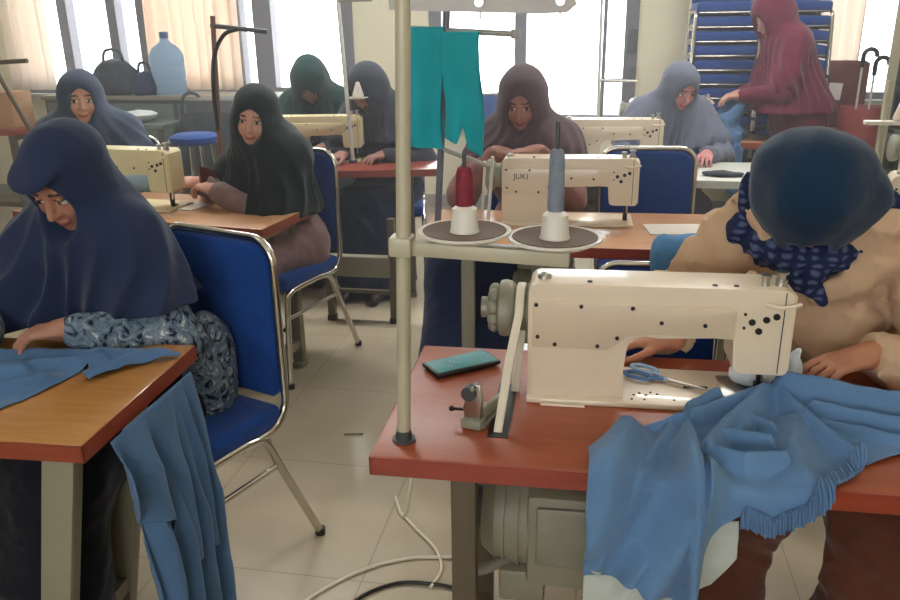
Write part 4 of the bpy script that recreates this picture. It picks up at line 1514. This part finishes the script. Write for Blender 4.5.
T4 = thing('thread_stand', 'brown thread stand with a drooping black cable beside the smiling woman', 'thread stand', (-1.745, 3.45, .0))
part(MB().cyl((-1.755, 3.45, .02), (-1.672, 3.45, 1.53), .011), 'pole', mat('rust_pole_paint', (122, 84, 70), 0.5), T4)
part(MB().cyl((-1.685, 3.45, 1.49), (-1.425, 3.45, 1.462), .010), 'guide_bar', M['darkgrey'], T4)
part(MB().tube(catmull([(-1.70, 3.44, 1.04), (-1.695, 3.43, 1.22), (-1.675, 3.43, 1.36), (-1.62, 3.43, 1.45), (-1.55, 3.43, 1.475)], 8), .009), 'cable', M['dark'], T4)
part(MB().lathe([(.15, 0), (.15, .012), (.03, .025), (.012, .06)], (-1.755, 3.45, 0.0), seg=24), 'base', M['darkgrey'], T4)

T5 = thing('thread_stand', 'thin white thread stand in front of the bright window, on the white table', 'thread stand', (.0, 4.42, .75))
part(MB().cyl((.0, 4.42, .752), (-.012, 4.42, 1.66), .008), 'pole', M['chrome_w'], T5)
part(MB().cyl((.0, 4.42, 1.19), (.19, 4.42, 1.185), .006), 'guide_bar', M['chrome_w'], T5)
part(MB().cyl((.0, 4.42, .7505), (.0, 4.42, .765), .022), 'base', M['darkgrey'], T5)

T6 = thing('thread_stand', 'low white thread stand at the right edge in front of the grey cabinet', 'thread stand', (1.27, 3.98, .75))
part(MB().cyl((1.27, 3.98, .752), (1.27, 3.98, 1.22), .010), 'pole', M['polepaint'], T6)
part(MB().box((1.32, 3.97, 1.035), (.26, .05, .018), bev=.003), 'spool_arm', M['plastic_white'], T6)
part(MB().cyl((1.27, 3.98, .7505), (1.27, 3.98, .77), .03), 'base', M['darkgrey'], T6)
spool('cream thread cone on the low stand at the right edge', (1.34, 3.97, 1.045), M['cream'], .09, .032, .014, base=False)

T7 = thing('thread_stand', 'thread stand cut by the left edge, only its dark bar end showing', 'thread stand', (-2.30, 3.36, .75))
T7.location = (-2.46, 3.34, .78)
part(MB().cyl((-2.46, 3.34, .79), (-2.72, 3.34, 1.36), .011), 'pole', M['legdark'], T7)
part(MB().cyl((-2.73, 3.34, 1.343), (-2.53, 3.34, 1.352), .010), 'guide_bar', M['legdark'], T7)
part(MB().cyl((-2.46, 3.34, .752), (-2.46, 3.34, .792), .028), 'base', M['darkgrey'], T7)


# ================================================================ SMALL THINGS ON THE ORANGE TABLE
PH = thing('smartphone', 'smartphone in a teal case lying at the back left of the orange table', 'phone', (-.282, 1.655, .752), 38)
MB().box((0, 0, .006), (.165, .080, .011), bev=.005, seg=3).build('case', M['dark'], PH)
MB().box((0, 0, .0118), (.150, .068, .0012), bev=.0005).build('back_cover', M['teal_case'], PH)
b = MB()
for k in range(7):
    b.box((-.035 + .008 * (k % 4), .004 * ((k * 5) % 7 - 3), .0127), (.012, .004, .0006), rot=(0, 0, 30 * k))
b.build('printed_mark', mat('pale_blue_print', (110, 150, 190), 0.4), PH)

BW = thing('bobbin_winder', 'grey metal bobbin winder screwed to the orange table beside the drive belt', 'bobbin winder', (-.212, 1.375, .7515), -14)
MB().box((0, 0, .010), (.044, .034, .020), bev=.005).box((0, .045, .004), (.05, .10, .008), bev=.003).build('base', M['grey'], BW)
MB().prism([(-.016, .015), (-.020, .040), (-.008, .075), (.004, .094), (.016, .092), (.020, .060), (.016, .015)], -.006, .006, bev=.002).build('arm', M['steel'], BW)
MB().cyl((-.006, -.012, .072), (-.006, .010, .072), .015, seg=20).build('wheel', M['darkgrey'], BW)
MB().cyl((.004, -.016, .086), (.004, -.010, .086), .004).build('screw', M['steel'], BW)
MB().cyl((-.045, 0, .030), (-.014, 0, .034), .0032).ball((-.046, 0, .030), .006, 10).build('stop_lever', M['dark'], BW)
MB().box((.018, .06, .022), (.012, .09, .026), rot=(0, 0, -8), bev=.004).build('bracket', M['grey'], BW)

SCI = thing('scissors', 'scissors with pale blue handles lying on the bed of the large machine', 'scissors', (.17, 1.612, .763), -28)
for s, nm in ((1, 'blade'), (-1, 'blade')):
    b = MB()
    pts = [(-.005, .006 * s), (.10, .001 * s), (.102, -.001 * s), (-.005, -.004 * s)]
    bm_ = b.bm
    vs = [bm_.verts.new((x, y, .004 + .002 * (s > 0))) for x, y in (pts if s > 0 else pts[::-1])]
    f_ = bm_.faces.new(vs)
    rr = bmesh.ops.extrude_face_region(bm_, geom=[f_])
    bmesh.ops.translate(bm_, vec=(0, 0, .002), verts=[v for v in rr['geom'] if isinstance(v, bmesh.types.BMVert)])
    b.build(nm, M['steel'], SCI)
    b = MB()
    ring = [(-.060 + .030 * math.cos(R(a)), .017 * s + .014 * math.sin(R(a)), .006 + .003 * (s > 0)) for a in range(0, 360, 20)]
    b.tube(ring, .0045, closed=True, seg=8)
    b.tube(catmull([(-.034, .012 * s, .006), (-.018, .004 * s, .006), (.0, -.002 * s, .006)], 5), .0045, seg=8)
    b.build('handle', mat('pale_blue_plastic', (150, 180, 210), 0.4) if s > 0 else M['denim'], SCI)
MB().cyl((.0, 0, .002), (.0, 0, .010), .004).build('pivot', M['steel'], SCI)

# thread scraps by the garment
b = MB()
for k in range(3):
    x, y = .062 + .008 * k, 1.44 - .02 * k
    b.tube(catmull([(x, y, .7525), (x + .012, y - .03, .754), (x + .008, y - .05, .7535), (x + .022, y - .065 - .004 * k, .7528)], 6), .0010, seg=6)
tag(b.build('thread_scrap', M['plastic_white'], None), 'loose white thread tail on the orange table left of the blue garment', 'thread')

# cords on the floor
def cord(label, pts, r, m):
    o = MB().tube(catmull(pts, 10), r, seg=8).build('cord', m)
    return tag(o, label, 'cord')


cord('pale cord dropping from the orange table corner and curling on the floor', [(-.33, 1.40, .70), (-.42, 1.62, .36), (-.60, 2.20, .02), (-.575, 2.15, .006), (-.50, 2.06, .006), (-.42, 1.97, .006), (-.385, 1.88, .006), (-.40, 1.80, .006)], .0045, M['belt'])
cord('pale cord running across the floor to the front of the picture', [(-.20, 1.95, .006), (-.36, 1.94, .006), (-.50, 1.91, .006), (-.62, 1.83, .006), (-.72, 1.70, .006), (-.78, 1.55, .006)], .0045, M['belt'])
cord('black cord looped on the floor by the leg of the orange table', [(-.62, 1.62, .006), (-.585, 1.725, .006), (-.50, 1.80, .006), (-.40, 1.815, .006), (-.32, 1.80, .006), (-.22, 1.72, .006)], .005, M['dark'])
tag(MB().box((-.87, 2.62, .004), (.075, .010, .006), rot=(0, 0, 12), bev=.002).build('floor_scrap', M['greypaint']), 'small dark strip lying on the bare floor between the tables', 'scrap')


# ================================================================ THE BACK OF THE ROOM
LC = thing('low_cabinet', 'long dark low cabinet below the left window, holding the bottle and bags', 'cabinet', (-3.3, 6.2, 0))
MB().span(-1.15, 1.15, -.20, .22, 0, .93, bev=.004).build('body', M['darkgrey'], LC)
MB().span(-1.17, 1.17, -.22, .23, .93, .96, bev=.004).build('worktop', M['greypaint'], LC)
for k in range(4):
    d_ = MB().span(-1.12 + .57 * k, -.59 + .57 * k, -.215, -.20, .06, .90, bev=.003).build('door', M['greenish'], LC)
    MB().span(-.66 + .57 * k, -.645 + .57 * k, -.235, -.215, .50, .62).build('handle', M['steel'], d_)
WB = thing('water_bottle', 'large blue water bottle standing on the low cabinet in front of the peach curtain', 'bottle', (-3.44, 6.2, .96))
MB().lathe([(.02, 0), (.125, 0), (.135, .02), (.135, .10), (.127, .115), (.135, .13), (.135, .21), (.127, .225), (.135, .24), (.135, .30), (.10, .36), (.045, .40), (.032, .42), (.032, .45), (.02, .452)], seg=32).build('body', M['water_plastic'], WB)
MB().lathe([(.034, .43), (.036, .44), (.036, .478), (.02, .482)], seg=20).build('cap', mat('blue_cap', (60, 90, 140), 0.4), WB)


def bag(label, c, r, m, seed, strap=True):
    t = thing('bag', label, 'bag', (c[0], c[1], c[2] - r[2]))
    S = Sdf()
    S.ell((0, 0, r[2]), r, k=.03).ell((0, 0, r[2] * .6), (r[0] * 1.05, r[1], r[2] * .6), k=.05)
    S.disp(wrinkle(11, .014, seed)).cut((0, 0, -1), -.004)
    V, Q = S.mesh(.010)
    o = np_mesh('body', V, Q, m)
    o.parent = t
    if strap:
        MB().tube(catmull([(-r[0] * .5, 0, r[2] * 1.75), (-r[0] * .3, -.01, r[2] * 2.5), (r[0] * .3, -.01, r[2] * 2.5), (r[0] * .5, 0, r[2] * 1.75)], 6), .012).build('strap', m, t)
    return t


bag('dark backpack slumped on the low cabinet left of the water bottle', (-3.86, 6.12, 1.09), (.19, .12, .14), M['bag'], 1)
bag('second dark bag on the low cabinet, touching the backpack and the bottle', (-3.60, 6.12, 1.05), (.11, .09, .10), M['chair_navy'], 2)
bag('black bag with buckles hanging low by the cabinet right of the white bowl', (-3.05, 5.80, .62), (.20, .10, .24), M['bag'], 3)
TB = thing('side_table', 'narrow grey side table carrying the white bowl, behind the far left woman', 'table', (-3.45, 5.66, 0))
MB().span(-.42, .30, -.16, .16, .77, .80, bev=.004).build('tabletop', M['greenish'], TB)
for x in (-.38, .26):
    for y in (-.13, .13):
        MB().span(x - .015, x + .015, y - .015, y + .015, 0, .77).build('leg', M['legdark'], TB)
BO = thing('bowl', 'wide white covered bowl on the grey side table', 'bowl', (-3.41, 5.64, .80))
MB().lathe([(.05, 0), (.11, .03), (.135, .055), (.135, .062), (.02, .066)], seg=28).build('body', M['plastic_white'], BO)
MB().lathe([(.136, .062), (.10, .078), (.03, .088), (.01, .092)], seg=28).build('cover', M['whitecloth'], BO)
GB = thing('storage_box', 'grey metal box stood on a stool behind the smiling woman', 'box', (-2.66, 5.42, 0))
MB().span(-.16, .20, -.16, .16, .42, 1.0, bev=.01).build('body', M['darkgrey'], GB)
MB().span(-.12, .16, -.165, -.16, .52, .92, bev=.004).build('front_panel', M['bag'], GB)
for x in (-.13, .17):
    for y in (-.13, .13):
        MB().span(x - .015, x + .015, y - .015, y + .015, 0, .42).build('leg', M['legdark'], GB)
ST = thing('stool', 'small stool with a bright blue round seat left of the smiling woman', 'stool', (-2.44, 4.62, 0))
MB().lathe([(.03, .80), (.13, .80), (.15, .815), (.15, .845), (.12, .86), (.02, .862)], seg=28).build('seat', M['chair_blue'], ST)
for k in range(4):
    a = R(45 + 90 * k)
    MB().cyl((.10 * math.cos(a), .10 * math.sin(a), .80), (.17 * math.cos(a), .17 * math.sin(a), 0), .011).build('leg', M['chrome'], ST)
MB().tube([(.145 * math.cos(R(a)), .145 * math.sin(R(a)), .35) for a in range(0, 360, 20)], .008, closed=True).build('ring', M['chrome'], ST)

CB = thing('cardboard_box', 'brown cardboard box on the dark red table at the far left', 'box', (-4.60, 5.70, .75))
MB().span(-.17, .17, -.12, .12, 0, .27, bev=.003).build('body', M['cardboard'], CB)
MB().box((-.06, -.15, .27), (.20, .09, .004), rot=(18, 0, 0)).build('flap', M['cardboard'], CB)
BT = thing('bottle', 'clear white plastic bottle left of the cardboard box', 'bottle', (-4.86, 5.62, .75))
MB().lathe([(.02, 0), (.038, 0), (.04, .01), (.036, .08), (.04, .10), (.04, .17), (.015, .22), (.013, .235)], seg=20).build('body', M['plastic_white'], BT)
MB().cyl((0, 0, .233), (0, 0, .253), .016).build('cap', M['plastic_white'], BT)
tag(MB().box((-4.72, 5.52, .762), (.20, .08, .024), rot=(0, 0, 14), bev=.006).build('paper_stack', M['plastic_white']), 'low white stack of papers on the dark red table in front of the bottle', 'paper')

# right side: cabinet, podium, umbrellas
CA = thing('glass_cabinet', 'tall grey cabinet with dark glass doors at the right edge', 'cabinet', (1.56, 4.95, 0), -19)
b = MB().span(0, .03, 0, .42, 0, 2.0).span(1.0, 1.03, 0, .42, 0, 2.0).span(0, 1.03, .40, .42, 0, 2.0).span(0, 1.03, 0, .42, 1.97, 2.0).span(0, 1.03, 0, .42, 0, .08)
for z_ in (.45, .85, 1.25, 1.62):
    b.span(.03, 1.0, .03, .40, z_, z_ + .02)
b.build('carcass', M['greenish'], CA, smooth=False)
for k in range(2):
    x = .0 + .515 * k
    d_ = MB().span(x, x + .05, -.02, 0, .06, 1.99).span(x + .465, x + .515, -.02, 0, .06, 1.99).span(x + .05, x + .465, -.02, 0, .06, .12).span(x + .05, x + .465, -.02, 0, 1.93, 1.99).build('door', M['greypaint'], CA, smooth=False)
    MB().span(x + .05, x + .465, -.012, -.008, .12, 1.93).build('pane', M['cabglass'], d_, smooth=False)
    MB().cyl((x + .45, -.035, .95), (x + .45, -.035, 1.1), .006).build('handle', M['steel'], d_)
for k in range(3):
    tag(MB().span(-.10, .10, -.10, .10, 0, .19 + .03 * k, bev=.004).build('file_box', M['darkgrey'], loc=(1.56 + (.18 + .27 * k) * math.cos(R(19)) + .2 * math.sin(R(19)), 4.95 - (.18 + .27 * k) * math.sin(R(19)) + .2 * math.cos(R(19)), .871)), ['dark box behind the glass of the grey cabinet, nearest its left frame', 'dark box in the middle of the shelf behind the cabinet glass', 'dark box furthest right on the shelf behind the cabinet glass'][k], 'box', 'boxes in the glass cabinet')
PD = thing('wooden_chair', 'dark red wooden chair behind the maroon dressed woman, white paper on its back', 'chair', (1.58, 5.95, 0))
b = MB().box((0, .0, .99), (.34, .03, .44), bev=.02)
b.build('backrest', M['maroonwood'], PD)
MB().box((0, -.20, .46), (.40, .40, .04), bev=.01).build('seat', M['maroonwood'], PD)
for x, y, h_ in ((-.16, 0, 1.2), (.16, 0, 1.2), (-.16, -.36, .45), (.16, -.36, .45)):
    MB().span(x - .02, x + .02, y - .018, y + .018, 0, h_, bev=.004).build('leg', M['maroonwood'], PD)
MB().box((-.02, -.019, 1.01), (.085, .004, .11), rot=(0, 4, 0)).build('paper', M['plastic_white'], PD)
UB = thing('umbrella_bin', 'dark red bin holding two umbrellas beside the grey cabinet', 'bin', (1.65, 5.52, 0))
MB().lathe([(.02, 0), (.12, 0), (.14, .02), (.155, .93), (.15, .95), (.14, .93), (.125, .03), (.02, .02)], seg=28).build('body', mat('dark_red_plastic', (142, 62, 58), 0.5), UB)
for k, (x, y, zt, lab) in enumerate(((1.585, 5.50, 1.25, 'black umbrella with a hooked handle, left one in the dark red bin'), (1.67, 5.53, 1.20, 'black umbrella with a hooked handle, right one in the dark red bin'))):
    u_ = thing('umbrella', lab, 'umbrella', (x, y, .04), 0, 'umbrellas in the bin')
    MB().cyl((0, 0, .0), (0, 0, .55), .012, .03).cyl((0, 0, .55), (0, 0, .86), .03, .02).build('canopy', M['dark'], u_)
    MB().cyl((0, 0, .85), (0, 0, zt - .09), .007).build('shaft', M['chrome_w'], u_)
    hk = [(0, 0, zt - .10), (0, 0, zt - .03)] + [(.038 - .038 * math.cos(R(a)), -.004, zt - .03 + .038 * math.sin(R(a))) for a in range(15, 200, 18)]
    MB().tube(hk, .014, seg=10).build('handle', M['dark'], u_)
# blue work on the back table
S = Sdf()
S.ell((.80, 5.44, .80), (.15, .10, .06), k=.04).cap((.70, 5.44, .82), (.86, 5.42, 1.0), .05, .035, k=.06).cap((.88, 5.38, .98), (.78, 5.34, .84), .04, k=.05).cap((.74, 5.30, .76), (.72, 5.27, .52), .05, .03, k=.05).cap((.84, 5.30, .76), (.86, 5.27, .46), .05, .035, k=.05)
S.disp(wrinkle(14, .016, 5))
V, Q = S.mesh(.008)
tag(np_mesh('cloth_heap', V, Q, M['denim2']), 'heap of blue cloth on the back table in the hands of the maroon dressed woman', 'cloth')
S = Sdf()
S.ell((.62, 4.13, .762), (.10, .05, .012), k=.02).disp(wrinkle(20, .004, 5))
V, Q = S.mesh(.006)
V[:, 2] = np.maximum(V[:, 2], .7505)
tag(np_mesh('dark_cloth', V, Q, M['bag']), 'flat dark scrap of cloth on the white table beside the blue chair back', 'cloth')
# white paper on the tan lettered-machine table and the light table
tag(MB().box((.30, 3.0, .7525), (.21, .15, .003), rot=(0, 0, 8)).build('paper_sheet', M['plastic_white']), 'white sheet of paper on the tan lettered-machine table beside the needle', 'paper')
tag(MB().box((-1.76, 3.16, .7525), (.20, .14, .003), rot=(0, 0, -12)).build('paper_sheet', M['plastic_white']), 'white sheet of paper on the light wood table near the yellowed machine', 'paper')
PHB = thing('smartphone', 'brown backed phone held up by the smiling woman', 'phone', (-1.66, 3.22, .87))
MB().box((0, 0, 0), (.075, .010, .15), rot=(30, 70, -60), bev=.004).build('body', M['maroonwood'], PHB)
BE = thing('foot_bench', 'low grey panel bench with dark legs standing below the red table', 'bench', (-1.19, 3.82, 0))
MB().box((0, 0, .305), (.36, .05, .115), bev=.012, seg=3).build('panel', M['greypaint'], BE)
for x in (-.155, .185):
    MB().span(x - .018, x + .018, -.02, .02, .03, .36 if x < 0 else .56, bev=.003).build('leg', M['legdark'], BE)
    MB().span(x - .022, x + .022, -.024, .024, 0, .03, bev=.003).build('foot', M['dark'], BE)
MB().cyl((-.16, .02, .16), (.18, .02, .16), .012).build('crossbar', M['legdark'], BE)
